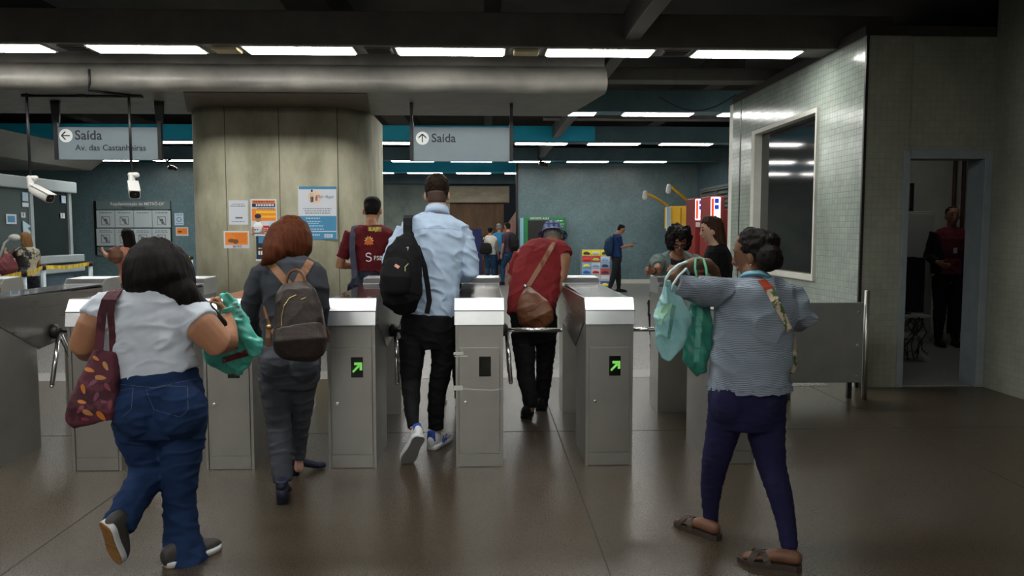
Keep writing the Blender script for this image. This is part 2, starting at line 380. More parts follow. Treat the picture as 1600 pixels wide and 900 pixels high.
# deep ceiling joists running away from the camera, crossing above the beams
for x, wd, z0, z1, y0, y1 in ((1.5, .16, 3.46, 3.75, 2.0, 22), (-5.4, .2, 3.9, 4.3, -8, 22), (-2.0, .5, 4.05, 4.5, -8, 22), (.1, .2, 4.1, 4.4, -8, 22), (3.9, .3, 3.95, 4.4, 12, 22), (-8.5,.3,3.9,4.3,-8,22)):
    structure('ceiling_joist', MB().box(x-wd/2, x+wd/2, y0, y1, z0, z1, .01), mat('joist', (.1,.1,.095), .7) if x == 1.5 else M['darkceil'])
for y, z0 in ((9.9, 3.45), (14.3, 3.6)):
    structure('ceiling_joist', MB().box(1.1, 7.5, y, y+.3, z0, z0+.16, .01), M['beam'])
# diffusers: 1.13 m long, every 1.6 m
proto = None; CO = 2.2; nl = 0
gname = 'fluorescent strip lights in the ceiling beams'
place = {-3: 'behind the gates', -2: '', -1: '', 0: 'nearest row', 1: 'second row', 2: 'third row', 3: 'fourth row', 4: 'last row, through the far opening'}
lamp_labels = {-4: 'unseen fluorescent strip added by the rear wall to brighten the turnstile fronts', 0: 'bright fluorescent strip in the nearest dark beam above the gates', 1: 'fluorescent strip in the second beam back, behind the thick slab', 2: 'fluorescent strip under the cyan and blue third beam', 3: 'fluorescent strip in the beam just above the blue tiled back wall', 4: 'thin fluorescent strip under the bright blue beam beyond the far opening', -1: 'fluorescent strip overhead on the near side of the gates', -2: 'fluorescent strip overhead behind the photographer', -3: 'fluorescent strip at the rear of the hall'}
ordn = ['leftmost', 'second', 'third', 'fourth', 'fifth', 'rightmost']
for Y, k in rows:
    vis0 = 0
    for j in range(-8, 4):
        xa = CO+1.54*(j-0)
        if k == 0 and not (-6 <= j <= 0): continue
        if k < 0 and (xa > 1.6 or j < -6): continue
        if k == 3 and xa > xr-1.2: continue
        if k == 4 and not (-4 <= j <= -1): continue
        if k in (1,) and xa > 6: continue
        if k == 2 and xa > 5.5: continue
        if proto is None:
            pr = empty('ceiling_light', (xa, Y, ZL))
            h = MB().box(xa-.02, xa+1.10, Y-.17, Y+.17, ZL-.012, ZL+.01).build('housing', M['offwhite'], pr)
            MB().box(xa, xa+1.08, Y-.145, Y+.145, ZL-.022, ZL-.010, .004).build('diffuser', M['diff'], pr)
            o = proto = pr
        else:
            o = copy_tree(proto); o.location = (xa, Y, ZL)
        lb = lamp_labels[k]
        if k == 0:
            i0 = j+6  # j -5..0 visible, -6 cut by frame
            nm = {0: 'off the left edge', 1: 'cut by the left picture edge', 2: 'second from the left, above the left sign', 3: 'third from the left, above the concrete column', 4: 'fourth from the left, above the straight-ahead sign', 5: 'fifth from the left, over the slab end', 6: 'rightmost, next to the tiled booth'}[i0]
            lb = 'bright fluorescent strip in the nearest beam, '+nm
        tag(o, lb, 'ceiling light', gname+', row '+str(k+5)); nl += 1
# small covers between the strips of the nearest beam: dark grilles and cream lamps in turn
for j, (px, kind) in enumerate(((120, 0), (355, 1), (592, 0), (822, 1), (1055, 0))):
    x = P(px, 86, 8.1).x
    if kind:
        MB().box(x-.13, x+.13, 8.0, 8.2, ZL-.03, ZL, .008).build('emergency_light', M['cream'], label='small cream emergency lamp in the nearest beam '+('above the concrete column' if px < 500 else 'right of the straight-ahead sign'), cat='emergency light', group='cream lamps between the strip lights')
    else:
        g = empty('ceiling_vent', (x, 8.1, ZL), 'small dark grille in the nearest beam, '+{120: 'between the two leftmost strip lights', 592: 'between the third and fourth strip lights', 1055: 'between the two rightmost strip lights'}[px], 'vent', 'dark grilles between the strip lights')
        MB().box(x-.14, x+.14, 7.99, 8.21, ZL-.012, ZL, .003).build('frame', M['beam'], g)
        q = MB()
        for i in range(6): q.box(x-.12, x+.12, 8.01+i*.032, 8.018+i*.032, ZL-.02, ZL-.008)
        q.build('grille', M['black'], g)
# ================================================================ TURNSTILES
M['green'] = emit('green_led', (.22,.70,.12), .38)
M['displayglass'] = mat('display_glass', (.004,.006,.004), .15)
M['toptray'] = mat('top_tray', (.11,.115,.12), .22, metal=.9, coat=.5)
M['smoke'] = mat('smoked_cover', (.05,.035,.03), .12, spec=.8, coat=.6)
UW = .305; UD = .56; UH = 1.09
xl3 = PZ(713, 728).x; y3 = PZ(713, 728).y
def make_turnstile():
    x0, x1 = 0, UW; y = 0
    t = empty('turnstile', (0, 0, 0))
    b = MB().box(x0+.004, x1-.004, .012, UD, 0, .93)                                       # front pedestal
    b.box(x0, x0+.016, 0, .03, 0, .93).box(x1-.016, x1, 0, .03, 0, .93)                     # edge profiles
    b.build('pedestal', M['steel'], t)
    MB().box(x0+.004, x1-.004, 1.47, 1.80, 0, .80).box(x0, x0+.014, 1.463, 1.49, 0, .78).box(x1-.014, x1, 1.463, 1.49, 0, .78).build('pedestal', M['steel'], t)
    side = [(.0, .925), (.0, 1.02), (.055, UH), (1.80, UH-.03), (1.80, .80), (1.47, .78), (UD+.02, .70), (.12, .925)]
    MB().prism(side, 'x', x0-.003, x1+.003).build('casing', M['smoke2'] if 'smoke2' in M else M['steel'], t)
    # pale bevelled head at the front: lower fascia and sloped upper fascia
    hd = MB().prism([(-.020, .927), (-.004, 1.018), (.045, UH+.004), (.10, UH+.004), (.10, UH-.02), (.01, .927)], 'x', x0-.006, x1+.006, .002)
    hd.build('head_fascia', M['steelh'], t)
    MB().box(x0-.008, x1+.008, -.0065, -.002, 1.014, 1.020).build('fascia_seam', M['darkmetal'], t)
    MB().box(x0+.008, x1-.008, .10, 1.50, UH-.012, UH+.001).build('top_plate', M['toptray'], t)
    rd = MB().prism([(1.50, UH-.04), (1.50, UH+.002), (1.545, UH+.045), (1.80, UH+.05), (1.82, UH-.05), (1.80, UH-.09), (1.5, UH-.09)], 'x', x0-.004, x1+.004, .003)
    rd.build('rear_hood', M['steelh'], t)
    MB().box(x0+.022, x1-.022, .002, .014, .785, .918).build('upper_panel', M['steel'], t)
    d = MB().box(x0+.022, x1-.022, .0, .014, .092, .778, .002).build('door', M['steel'], t)
    MB().box(x0+.022, x1-.022, .002, .014, .006, .086).build('plinth', M['steel'], t)
    w = MB().box(x0+.150, x0+.226, -.004, .006, .592, .722, .004).build('display_window', M['displayglass'], t)
    lk = MB().loft([((x0+.062, .0, .425), .012, .012), ((x0+.062, -.012, .425), .009, .009)], n=12, rnd=False).build('lock', M['chrome'], t)
    # tripod on the right side
    hz, hy = .795, .76
    hub = MB().loft([((x1, hy, hz+.01), .055, .055), ((x1+.03, hy, hz), .05, .05), ((x1+.055, hy, hz), .03, .03)], n=18, rnd=False).build('hub', M['darkmetal'], t)
    for dr in ((1, -.02, 0), (.06, -.42, -.9), (.06, .48, -.87)):
        v = Vector(dr).normalized(); c = Vector((x1+.045, hy, hz))
        MB().tube([c, c+v*.40], .016, 12).loft([(c+v*.40, .016, .016), (c+v*.41, .010, .010)], n=12, rnd=False).build('arm', M['chrome'], t)
    return t
def arrow(t, dx, mirror=False):
    """green diagonal arrow in the display window of a turnstile (px-perfect size .06 x .06)"""
    o = worldloc(t); x, z, y = o.x+.188, .655, o.y-.0062
    m = MB(); s = .031
    def q(pts): 
        m.prism([(x+a*s, z+b*s) for a, b in pts], 'y', y, y+.002)
    q([(-1, -.75), (-.72, -1.05), (.62, .28), (.28, .62)])
    q([(-.55, 1.1), (1.1, 1.1), (1.1, -.55), (.55, -.55), (.55, .55), (-.55, .55)])
    m.build('lit_arrow', M['green'], t)
M['smoke2'] = steel('side_steel', (.42,.41,.39), .28, (90, 1.5, 90), .01)
proto_t = make_turnstile()
unit_px = [None, None, (107, 741), (323, 734), (515, 731), (713, 728), (914, 727), (1106, 726)]
front = [PZ(*u) if u else None for u in unit_px]
pitch = (front[7].x-front[2].x)/5
YT = sum(f.y for f in front if f)/6
lab = ['stainless steel turnstile at the far left edge, only its top and rear showing',
 'big stainless turnstile side panel at the left edge, chrome arm hanging beside it',
 'stainless turnstile behind the woman with the burgundy tote bag',
 'stainless turnstile half hidden behind the mint green plastic bag, green arrow lit',
 'stainless turnstile with green arrow between the backpack woman and the white-shirt man',
 'scuffed stainless turnstile with blank black display and torn tape on its left edge',
 'stainless turnstile with green arrow, just right of the man in the red shirt',
 'rightmost stainless turnstile, behind the woman in the striped blouse']
units = []
for i in range(8):
    t = proto_t if i == 0 else copy_tree(proto_t)
    t.location = (front[i].x if i > 1 else front[2].x-pitch*(2-i), YT, 0)
    tag(t, lab[i], 'turnstile', 'stainless steel turnstiles in a row'); units.append(t)
bpy.context.view_layer.update()
for i in (2, 3, 4, 6, 7): arrow(units[i], 0)
# peeled tape on the unlit turnstile
o = units[5].location; m = MB()
tp_ = mat('tape', (.6,.62,.6), .4)
for a_ in ((-.012, .05, .735, .752), (-.008, .075, .722, .728), (-.012, .045, .505, .535)): MB().box(o.x+a_[0], o.x+a_[1], o.y-.009, o.y-.004, a_[2], a_[3]).build('torn_tape', tp_, units[5])['label'] = 'torn whitish tape scrap'
m.strip([(o.x+.04, o.y-.006, .515), (o.x+.14, o.y-.006, .508), (o.x+.24, o.y-.006, .503), (o.x+.30, o.y-.006, .515)], (0, 0, .0025), (0, .001, 0))
m.build('torn_tape', tp_, units[5])['label'] = 'thin curled tape strand'
print('TURN', [tuple(round(c, 2) for c in u.location) for u in units], pitch)

# barrier panel with posts on the right, in front of the booth
YG = PZ(1350, 625).y
g = empty('barrier_panel', (P(1295, 600, YG).x, YG, 0), 'flat grey steel barrier panel on posts between the striped-blouse woman and the booth corner', 'barrier')
gx0, gx1 = P(1235, 520, YG).x, P(1349, 520, YG).x
MB().box(gx0, gx1, YG, YG+.035, P(1300, 598, YG).z, P(1300, 473, YG).z, .006).build('panel', M['panelgrey'], g)
for x, z in ((gx0+.0, .93), (gx1+.035, P(1355, 455, YG).z)):
    MB().tube([(x, YG+.02, 0), (x, YG+.02, z)], .024, 14).ball((x, YG+.02, z), (.024, .024, .008)).build('post', M['steel'], g)
MB().box(gx1-.10, gx1-.06, YG+.06, YG+.09, 0, P(1300, 560, YG).z).box(gx1-.10, gx1-.06, YG+.03, YG+.07, .3, .34).build('strut', M['black'], g)
rv = MB()
for z in (.22, .5, .8): rv.ball((gx1-.05, YG-.001, z), (.012, .003, .012), 10)
rv.build('rivets', M['steel'], g)

# ================================================================ SIGNS, CCTV
M['signgrey'] = mat('sign_grey', (.17,.22,.25), .45, col2=(.19,.24,.27), ns=2)
M['ink'] = mat('sign_ink', (.012,.016,.02), .5)
M['signwhite'] = mat('sign_white', (.75,.78,.78), .5)
def sign(pxl, pxr, pyt, pyb, Y, label, lines, ang, apx, hooks):
    a, b = P(pxl, pyb, Y), P(pxr, pyt, Y); 
    s = empty('hanging_sign', ((a.x+b.x)/2, Y, a.z), label, 'sign', 'grey exit signs hung from the slab')
    MB().box(a.x, b.x, Y, Y+.06, a.z, b.z, .004).build('sign_panel', M['signgrey'], s)
    c = P(apx[0], apx[1], Y); r = apx[2]*Y/F; 
    MB().loft([((c.x, Y+.002, c.z), r, r), ((c.x, Y-.003, c.z), r, r)], n=36, rnd=False).build('arrow_disc', M['signwhite'], s)
    R2 = Matrix.Rotation(ang, 2); m = MB(); k = r*.62
    for poly in ([(-1, -.13), (.8, -.13), (.8, .13), (-1, .13)], [(.1, .98), (-.05+.3, 1.0), (1.08, .13), (1.08, -.13), (.25, -1.0), (.1-.2, -.98), (.72, -.05), (.72, .05), (-.1, .98)]):
        pts = [R2 @ Vector(p) for p in poly]; m.prism([(c.x+p.x*k, c.z+p.y*k) for p in pts], 'y', Y-.006, Y-.003)
    m.build('arrow', M['ink'], s)
    for body, px, py, size, bold in lines:
        q = P(px, py, Y); text('lettering', body, (q.x, Y-.003, q.z), size*Y/F, M['ink'], s, bold=bold)
    for hx, w2 in hooks:
        x = P(hx, 200, Y).x; z1 = b.z
        MB().box(x-.022, x+.022, Y-.012, Y+.04, a.z, z1+.06).build('side_rail', M['darkmetal'], s)
        MB().prism([(x-w2, ZS), (x+w2, ZS), (x+w2*.75, z1+.05), (x-w2*.75, z1+.05)], 'y', Y+.0, Y+.03).build('hanger', M['black'], s)
YS = 9.45
sign(90, 247, 199, 249.5, YS, 'hanging grey sign with left arrow reading Saída and Av. das Castanheiras', [('Saída', 117, 218, 20, .014), ('Av. das Castanheiras', 118, 235, 12.6, .008)], PI, (103, 212, 10), [(87, .055), (249, .055)])
sign(646, 797, 199, 252, YS, 'hanging grey sign with upward arrow reading Saída, above the white-shirt man', [('Saída', 674, 222, 18.5, .014)], PI/2, (660, 216, 10), [(643, .02), (799, .02)])
M['camwhite'] = mat('camera_white', (.62,.62,.6), .35)
def cctv(px, pyb, aim, label):
    Y = 9.0; q = P(px, pyb, Y)
    c = empty('security_camera', (q.x, Y, q.z), label, 'security camera', 'white cameras on ceiling poles')
    MB().tube([(q.x, Y, q.z+.1), (q.x, Y, ZS)], .015, 12).build('pole', M['darkmetal'], c)
    MB().loft([((q.x-.015, Y, q.z+.07), .028, .03), ((q.x+.06, Y, q.z+.07), .028, .03)], n=14).build('mount_cap', M['camwhite'], c)
    MB().loft([((q.x-.0, Y, q.z+.06), .035, .035), ((q.x+.0, Y, q.z-.03), .038, .038), (Vector((q.x, Y, q.z-.04))+aim*.05, .03, .03)], n=14).build('bracket', M['camwhite'], c)
    b0 = Vector((q.x+.01, Y, q.z-.05)); a = Vector(aim).normalized(); 
    MB().loft([(b0, .04, .038, (a.y, -a.x, 0)), (b0+a*.07, .058, .05, (a.y, -a.x, 0)), (b0+a*.27, .060, .052, (a.y, -a.x, 0))], n=20, rnd=False, sq=3.5).build('housing', M['camwhite'], c)
    MB().loft([(b0+a*.272, .052, .045, (a.y, -a.x, 0)), (b0+a*.274, .052, .045, (a.y, -a.x, 0))], n=20, rnd=False, sq=3.5).ball(b0+a*.272, .02).build('lens', M['black'], c)
    hood = b0+Vector((0, 0, .055)); MB().strip([hood+a*.02, hood+a*.31], Vector((a.y, -a.x, 0))*.064, (0, 0, .008)).build('sun_hood', M['camwhite'], c)
cctv(48, 288, Vector((.88, -.25, -.42)), 'white bullet security camera on a pole near the left edge, aimed right')
cctv(206, 283, Vector((.42, -.8, -.42)), 'white bullet security camera with black front, hanging before the Saída left-arrow sign')
m = MB(); z = ZS-.015
x1_, x2_ = P(38, 168, 9).x, P(212, 168, 9).x; m.tube([(x1_+.05, 9.06, z), (x2_, 9.06, z)], .014, 8).tube([(x2_, 9.06, z), (P(140, 140, 8.75).x, 8.72, ZS-.012), (P(139, 118, 8.64).x, 8.65, 3.12), (P(139, 118, 8.64).x, 8.65, 3.28)], .014, 8)
for x in (x1_, x2_, (x1_+x2_)/2): m.box(x-.05, x+.05, 9.03, 9.09, ZS-.03, ZS)
m.build('conduit', M['darkmetal'], label='thin conduit pipe under the slab joining the two camera poles', cat='conduit')
# little cable loops and a small camera below the fourth beam
for px, py, Yc, lb in ((268, 262, 20.2, 'small dark camera dangling under the fourth beam, right of the Av. das Castanheiras sign'), (848, 256, 20.2, 'black cable loop hanging under the fourth beam, right of the straight-ahead sign')):
    q = P(px, py, Yc); e = MB().tube([(q.x+.02, Yc, ZL), (q.x-.1, Yc, ZL-.15+.1), (q.x-.14, Yc, q.z+.2), (q.x, Yc, q.z)], .02, 8).ball((q.x, Yc, q.z), (.11, .08, .06)).ball((q.x+.1, Yc, q.z-.03), (.05, .05, .05))
    e.build('small_ceiling_camera' if px < 500 else 'cable_loop', M['black'], label=lb, cat='camera' if px < 500 else 'cable')
m = MB(); pts = []
for i in range(13):
    t = i/12; q = P(1030+120*t, 147+28*math.sin(PI*(t*.9+.05))*1.0-t*4, 11.0); pts.append(q)
m.tube(pts, .008, 6).build('hanging_cable', M['black'], label='thin black cable sagging below the dark joists left of the booth', cat='cable')

# ================================================================ POSTERS ON THE COLUMN
YP = cy0-.004
def quad(px0, py0, px1, py1, Y): a = P(px0, py1, Y); b = P(px1, py0, Y); return a.x, b.x, a.z, b.z
def rect(name, px0, py0, px1, py1, Y, dy, m, parent=None, **t):
    x0, x1, z0, z1 = quad(px0, py0, px1, py1, Y); o = MB().box(x0, x1, Y-dy-.0012, Y-dy, z0, z1).build(name, m, parent); 
    if t: tag(o, **t)
    return o
def C(name, c, r=.55): 
    if name not in M: M[name] = mat(name, c, r)
    return M[name]
paper = C('paper', (.62,.66,.72)); orange = C('orange_ink', (.85,.24,.02)); blueink = C('blue_ink', (.05,.24,.42)); navy = C('navy_ink', (.01,.02,.05)); red = C('red_ink', (.5,.03,.02)); yellow = C('yellow_ink', (.85,.55,.03)); skinink = C('skin_ink', (.42,.2,.12)); greyink = C('grey_ink', (.14,.16,.2)); paleblue = C('paleblue_ink', (.45,.62,.75))
def poster(name, px0, py0, px1, py1, label, m, group=None, Y=YP, cat='poster', tilt=0):
    x0, x1, z0, z1 = quad(px0, py0, px1, py1, Y)
    s = empty(name, ((x0+x1)/2, Y, z0), label, cat, group)
    MB().box(x0, x1, Y-.001, Y+.003, z0, z1).build('sheet', m, s); return s
def bars(parent, rows_, Y, m, dy=.0015, name='text_lines'):
    b = MB()
    for px0, px1, py, h in rows_:
        x0, x1, z0, z1 = quad(px0, py-h/2, px1, py+h/2, Y); n = max(2, int((px1-px0)/3.2)); xx = x0
        rr = random.Random(int(px0*7+py*13))
        while xx < x1:
            wd = (x1-x0)/n*(.5+rr.random()*.8); b.box(xx, min(x1, xx+wd), Y-dy-.001, Y-dy, z0, z1); xx += wd+(x1-x0)/n*.28
    return b.build(name, m, parent)
def ptxt(parent, body, px, py, size, Y, m, bold=0, name='lettering', dy=.004, **k):
    q = P(px, py, Y); return text(name, body, (q.x, Y-dy, q.z), size*Y/F, m, parent, bold=bold, **k)
# notice sheet, white (its code square left out)
s = poster('notice_sheet', 358, 313, 387, 351, 'plain white notice sheet with small print, upper left of the column posters', paper, 'papers taped to the column', cat='notice')
bars(s, [(362, 382, 319, 1), (360, 384, 322, 1.4), (362, 383, 346.5, 1)], YP, greyink); rect('grey_button', 368, 339, 379, 341.5, YP, .002, greyink, s)
s = poster('metro_notice', 350, 361, 389, 388, 'orange framed notice with a small dog-like picture, lower left on the column', paper, 'papers taped to the column', cat='notice')
rect('orange_field', 352.5, 363, 387, 382.5, YP, .002, orange, s); bars(s, [(362, 385, 366, .9), (366, 384, 369, .9), (370, 386, 372, .8), (370, 385, 375, .8), (371, 385, 378, .8)], YP, C('dark_orange', (.4,.1,.01)), .0035)
q = P(362, 376, YP); MB().ball((q.x, YP-.004, q.z), (.045, .002, .025)).ball((q.x+.05, YP-.004, q.z-.01), (.035, .002, .03)).build('picture', C('brown_pic', (.15,.08,.05)), s)
ptxt(s, 'METRÔ', 364, 386.6, 4.2, YP, greyink, .02)
s = poster('festival_poster', 392.5, 311, 432, 364.5, 'orange event poster with a smiling person in white, left of the red-haired woman', paper, 'papers taped to the column')
rect('top_band', 394, 313, 430, 317.5, YP, .002, orange, s); rect('black_band', 394, 318, 430, 323.5, YP, .002, navy, s); rect('orange_field', 394, 326, 431, 345, YP, .002, orange, s)
rect('yellow_stripe', 400, 329.5, 431, 333, YP, .003, yellow, s); rect('yellow_stripe', 404, 337, 431, 340, YP, .003, yellow, s)
bars(s, [(396, 428, 315.2, 2.4)], YP, C('dark_red', (.3,.03,.02)), .0035); bars(s, [(400, 428, 320.5, 2.6)], YP, C('white_ink', (.8,.8,.8)), .0035, 'white_text_lines'); bars(s, [(402, 429, 325.5, 2)], YP, blueink, .0035, 'blue_text_lines')
q = P(403, 352, YP); f = 9.8/F
MB().loft([((q.x, YP-.004, q.z-12*f), .075, .0015, (1,0,0)), ((q.x, YP-.004, q.z-2*f), .07, .0015, (1,0,0)), ((q.x, YP-.004, q.z+5*f), .025, .0015, (1,0,0))], n=14, rnd=False).build('figure_shirt', C('white_ink', (.8,.8,.8)), s)
MB().ball((q.x+.005, YP-.006, q.z+10*f), (.034, .001, .042)).ball((q.x-.06, YP-.0055, q.z-8*f), (.02, .001, .05)).ball((q.x+.065, YP-.0055, q.z-8*f), (.02, .001, .05)).build('figure_skin', skinink, s)
MB().ball((q.x+.005, YP-.007, q.z+14*f), (.042, .0008, .03)).build('figure_hair', navy, s)
rect('red_badge', 408, 352.5, 421, 362.5, YP, .003, red, s); bars(s, [(410, 419, 357, 1), (410, 419, 359.5, 1)], YP, C('white_ink', (.8,.8,.8)), .0045, 'badge_text'); rect('code_panel', 420, 345, 431, 358, YP, .0025, paleblue, s); rect('logo_panel', 395, 355, 406, 363, YP, .0045, paper, s); bars(s, [(397, 404, 359, 2)], YP, greyink, .006, 'logo_text')
s = poster('dark_poster', 401, 368, 428, 407, 'dark blue poster mostly hidden behind the red-haired woman', navy, 'papers taped to the column')
rect('top_tape', 398, 366, 422, 369, YP, .002, paper, s); rect('bottom_tape', 400, 405, 414, 408, YP, .002, paper, s); rect('blue_field', 404, 370, 424, 380, YP, .0015, blueink, s); bars(s, [(404, 412, 395, 6)], YP, C('white_ink', (.8,.8,.8)), .003); bars(s, [(404, 413, 388, 2)], YP, yellow, .003, 'yellow_text')
s = poster('foster_poster', 467, 291.5, 525.5, 374, 'large white and blue poster showing two walking figures, right side of the column', paper, 'papers taped to the column')
rect('top_band', 467, 291.5, 525.5, 295.5, YP, .002, blueink, s); rect('blue_field', 467, 337.5, 525.5, 374, YP, .002, blueink, s)
rect('white_rule', 467, 361, 525.5, 362.2, YP, .003, paper, s); rect('logo_panel', 507, 366, 520, 371, YP, .003, paper, s)
q = P(493, 308, YP); peach = C('peach_ink', (.75,.55,.42))
MB().loft([((q.x-.01, YP-.003, q.z), .085, .085), ((q.x-.01, YP-.0022, q.z), .085, .085)], n=24, rnd=False).build('heart_disc', peach, s)
qq = P(487.5, 305, YP); MB().loft([((qq.x, YP-.004, qq.z-.02), .022, .001, (1,0,0)), ((qq.x, YP-.004, qq.z+.03), .022, .001, (1,0,0))], n=10).build('adult_top', C('cream_ink', (.6,.5,.35)), s)
MB().box(qq.x-.018, qq.x-.002, YP-.0055, YP-.0045, qq.z-.09, qq.z-.02).box(qq.x+.002, qq.x+.018, YP-.0055, YP-.0045, qq.z-.085, qq.z-.02).ball((qq.x, YP-.005, qq.z+.055), (.012, .001, .016)).build('adult_dark', navy, s)
MB().ball((qq.x+.055, YP-.005, qq.z-.045), (.014, .001, .03)).ball((qq.x+.055, YP-.005, qq.z-.01), (.008, .001, .01)).build('child_figure', C('wine_ink', (.3,.12,.12)), s)
ptxt(s, 'Por Aqui', 495, 309.5, 7.0, YP, greyink, .0, shear=.3, dy=.006)
bars(s, [(474, 518, 326, 1.1), (476, 517, 329.5, 1.1), (477, 516, 333, 1.4)], YP, greyink); bars(s, [(478, 500, 341, 1.6), (480, 502, 346, 1.3), (482, 498, 349, 1.1), (480, 505, 353, 1.3), (480, 506, 358, 1.3), (480, 500, 367, 2)], YP, paleblue, .0035, 'pale_text_lines'); bars(s, [(508.5, 518.5, 368.5, 2)], YP, blueink, .0045, 'logo_text')

# ================================================================ LEFT BACK: regulation board, notices, ticket booth, queue posts
YB = YW-.01
a = P(150, 400, YB); s = empty('regulation_board', (P(208, 398, YB).x, YB, P(208, 399, YB).z), 'wide board of eight pictogram panels on the blue tiled wall, left of the column', 'sign board')
rect('header_panel', 151, 314, 266, 327, YB, .02, C('boardgrey', (.16,.22,.23)), s)
ptxt(s, 'Regulamentação do METRÔ-DF', 173, 320.6, 6.2, YB, C('white_ink', (.8,.8,.8)), .01, dy=.03); ptxt(s, 'Não é permitido', 191, 326, 5.2, YB, M['ink'], .01, dy=.03)
rect('footer_panel', 153, 386, 205, 399, YB, .02, C('boardgrey', (.16,.22,.23)), s); ptxt(s, 'Mais informações', 156, 393.5, 5, YB, M['ink'], .01, dy=.03)
for px in (150.5, 266.5): rect('rail', px-1, 314, px+1, 399, YB, .015, M['black'], s)
for r in range(2):
    for c in range(4):
        x = 152+c*29.1; y = 329+r*28.2
        pn = rect('pictogram_panel', x, y, x+27.3, y+26.5, YB, .02, C('panelwhite', (.5,.58,.6)), s)
        cxp, cyp = x+13.6, y+16; q = P(cxp, cyp, YB); h = 6.5*YB/F; yy = YB-.024
        if not (r == 0 and c == 2):
            MB().box(q.x-h, q.x+h, yy, yy+.002, q.z-h, q.z-h+.015).box(q.x-h, q.x+h, yy, yy+.002, q.z+h-.015, q.z+h).box(q.x-h, q.x-h+.015, yy, yy+.002, q.z-h, q.z+h).box(q.x+h-.015, q.x+h, yy, yy+.002, q.z-h, q.z+h).prism([(q.x-h, q.z+h), (q.x-h+.03, q.z+h), (q.x+h, q.z-h), (q.x+h-.03, q.z-h)], 'y', yy-.001, yy).build('prohibition_mark', greyink, pn)
            MB().ball((q.x, yy-.002, q.z+.02), (h*.45, .002, h*.35)).ball((q.x+.03, yy-.002, q.z-.05), (h*.3, .002, h*.4)).build('symbol', greyink, pn)
        bars(pn, [(x+4, x+23, y+3.5, 1.2)] + ([(x+3, x+24, y+6, 1)] if r else []), YB, greyink, .023)
s = poster('smoking_notice', 273, 333, 286.5, 352, 'small pale blue no-smoking style notice on the blue tiled wall beside the board', paleblue, 'small notices beside the board', YB, 'notice')
q = P(280, 343, YB); MB().loft([((q.x, YB-.006, q.z), .07, .07), ((q.x, YB-.003, q.z), .07, .07)], n=20, rnd=False).build('ring', greyink, s); MB().loft([((q.x, YB-.008, q.z), .05, .05), ((q.x, YB-.006, q.z), .05, .05)], n=20, rnd=False).build('ring_centre', paleblue, s)
bars(s, [(275, 285, 336, 1), (275, 285, 349.5, .8)], YB, greyink, .004)
s = poster('orange_notice', 275, 355, 294, 368.5, 'small orange notice on the blue tiled wall left of the column', paper, 'small notices beside the board', YB, 'notice')
rect('orange_field', 276.5, 356.5, 292.5, 366, YB, .004, orange, s); q = P(281, 362, YB); MB().ball((q.x, YB-.006, q.z), (.06, .001, .03)).build('picture', C('brown_pic', (.15,.08,.05)), s); bars(s, [(284, 291, 359, .8), (284, 291, 362, .8)], YB, C('dark_orange', (.4,.1,.01)), .006)

# ticket booth: a box standing at the left, windows facing the hall
XK = -8.6
by1 = PXX(109, 290, XK).y; by0 = by1-6.5
zt, zb = PXX(109, 285, XK).z, PXX(109, 302, XK).z
zc = PXX(107, 400, XK).z
bo = empty('ticket_booth', (XK-1.5, by1-3, 0), 'pale ticket booth with dark windows at the left edge', 'ticket booth')
M['boothpanel'] = mat('booth_panel', (.30,.36,.37), .5, col2=(.34,.4,.41), ns=2)
MB().box(XK-3, XK+.12, by0, by1+.05, zb, zt, .02).build('fascia', M['boothpanel'], bo)
MB().box(XK-3, XK-.0, by0, by1, 0, zc-.02).build('lower_wall', M['tilebluey'], bo)
MB().box(XK-3.05, XK-3, by0, by1, 0, zb).box(XK-3, XK-.1, by1-.06, by1, 0, zb).build('back_wall', C('booth_inside', (.05,.06,.065)), bo)
for i, z in enumerate((zc-.12, zc-.32)): MB().box(XK, XK+.16, by0, by1+.18, z, z+.15, .02).build('counter_rail', M['boothpanel'], bo)
yv = PXX(51, 380, XK).y
for yy in (yv, by1-.05, yv-1.7, yv-3.2): MB().box(XK-.05, XK+.02, yy-.05, yy+.05, zc-.02, zb).build('mullion', M['boothpanel'], bo)
MB().box(XK-.03, XK-.02, by0, yv-.05, zc, zb).build('window_glass', mat('booth_glass', (.09,.12,.12), .1), bo)
MB().box(XK-.03, XK-.02, yv+.05, by1-.1, zc, zb).build('window_glass', M['glass'], bo)
def booth_sheet(px0, py0, px1, py1, m, nm):
    a = PXX(px0, py1, XK+.01); b = PXX(px1, py0, XK+.01); return MB().box(XK-.005, XK+.005, a.y, b.y, a.z, b.z).build(nm, m, bo)
booth_sheet(11, 335, 26, 350, paper, 'paper_notice'); a = PXX(13.5, 347, XK+.02); b = PXX(24, 337.5, XK+.02); MB().box(XK+.005, XK+.01, a.y, b.y, a.z, b.z).build('notice_picture', blueink, bo)
booth_sheet(36, 301, 44, 314, paleblue, 'blue_notice'); booth_sheet(36, 317, 45, 323, paper, 'paper_notice'); booth_sheet(97, 306, 103, 317, paleblue, 'blue_notice')
for px, py, ch in ((36, 336, '4'), (97.5, 337, '5')):
    booth_sheet(px-2, py-4, px+4, py+4, paper, 'window_number'); q = PXX(px-.3, py+2.7, XK+.02)
    text('lettering', ch, (XK+.012, q.y, q.z), .12, M['ink'], bo, rot=Matrix.Rotation(PI/2, 4, 'Z') @ Matrix.Rotation(PI/2, 4, 'X'))
a = PXX(38, 368, XK+.02); b = PXX(49, 345, XK+.02); MB().prism([(a.y, a.z), (b.y, a.z+.05), (b.y-.1, (a.z+b.z)/2), (b.y, b.z-.1), (a.y, b.z)], 'x', XK, XK+.008).build('blue_arrow_sticker', paleblue, bo)
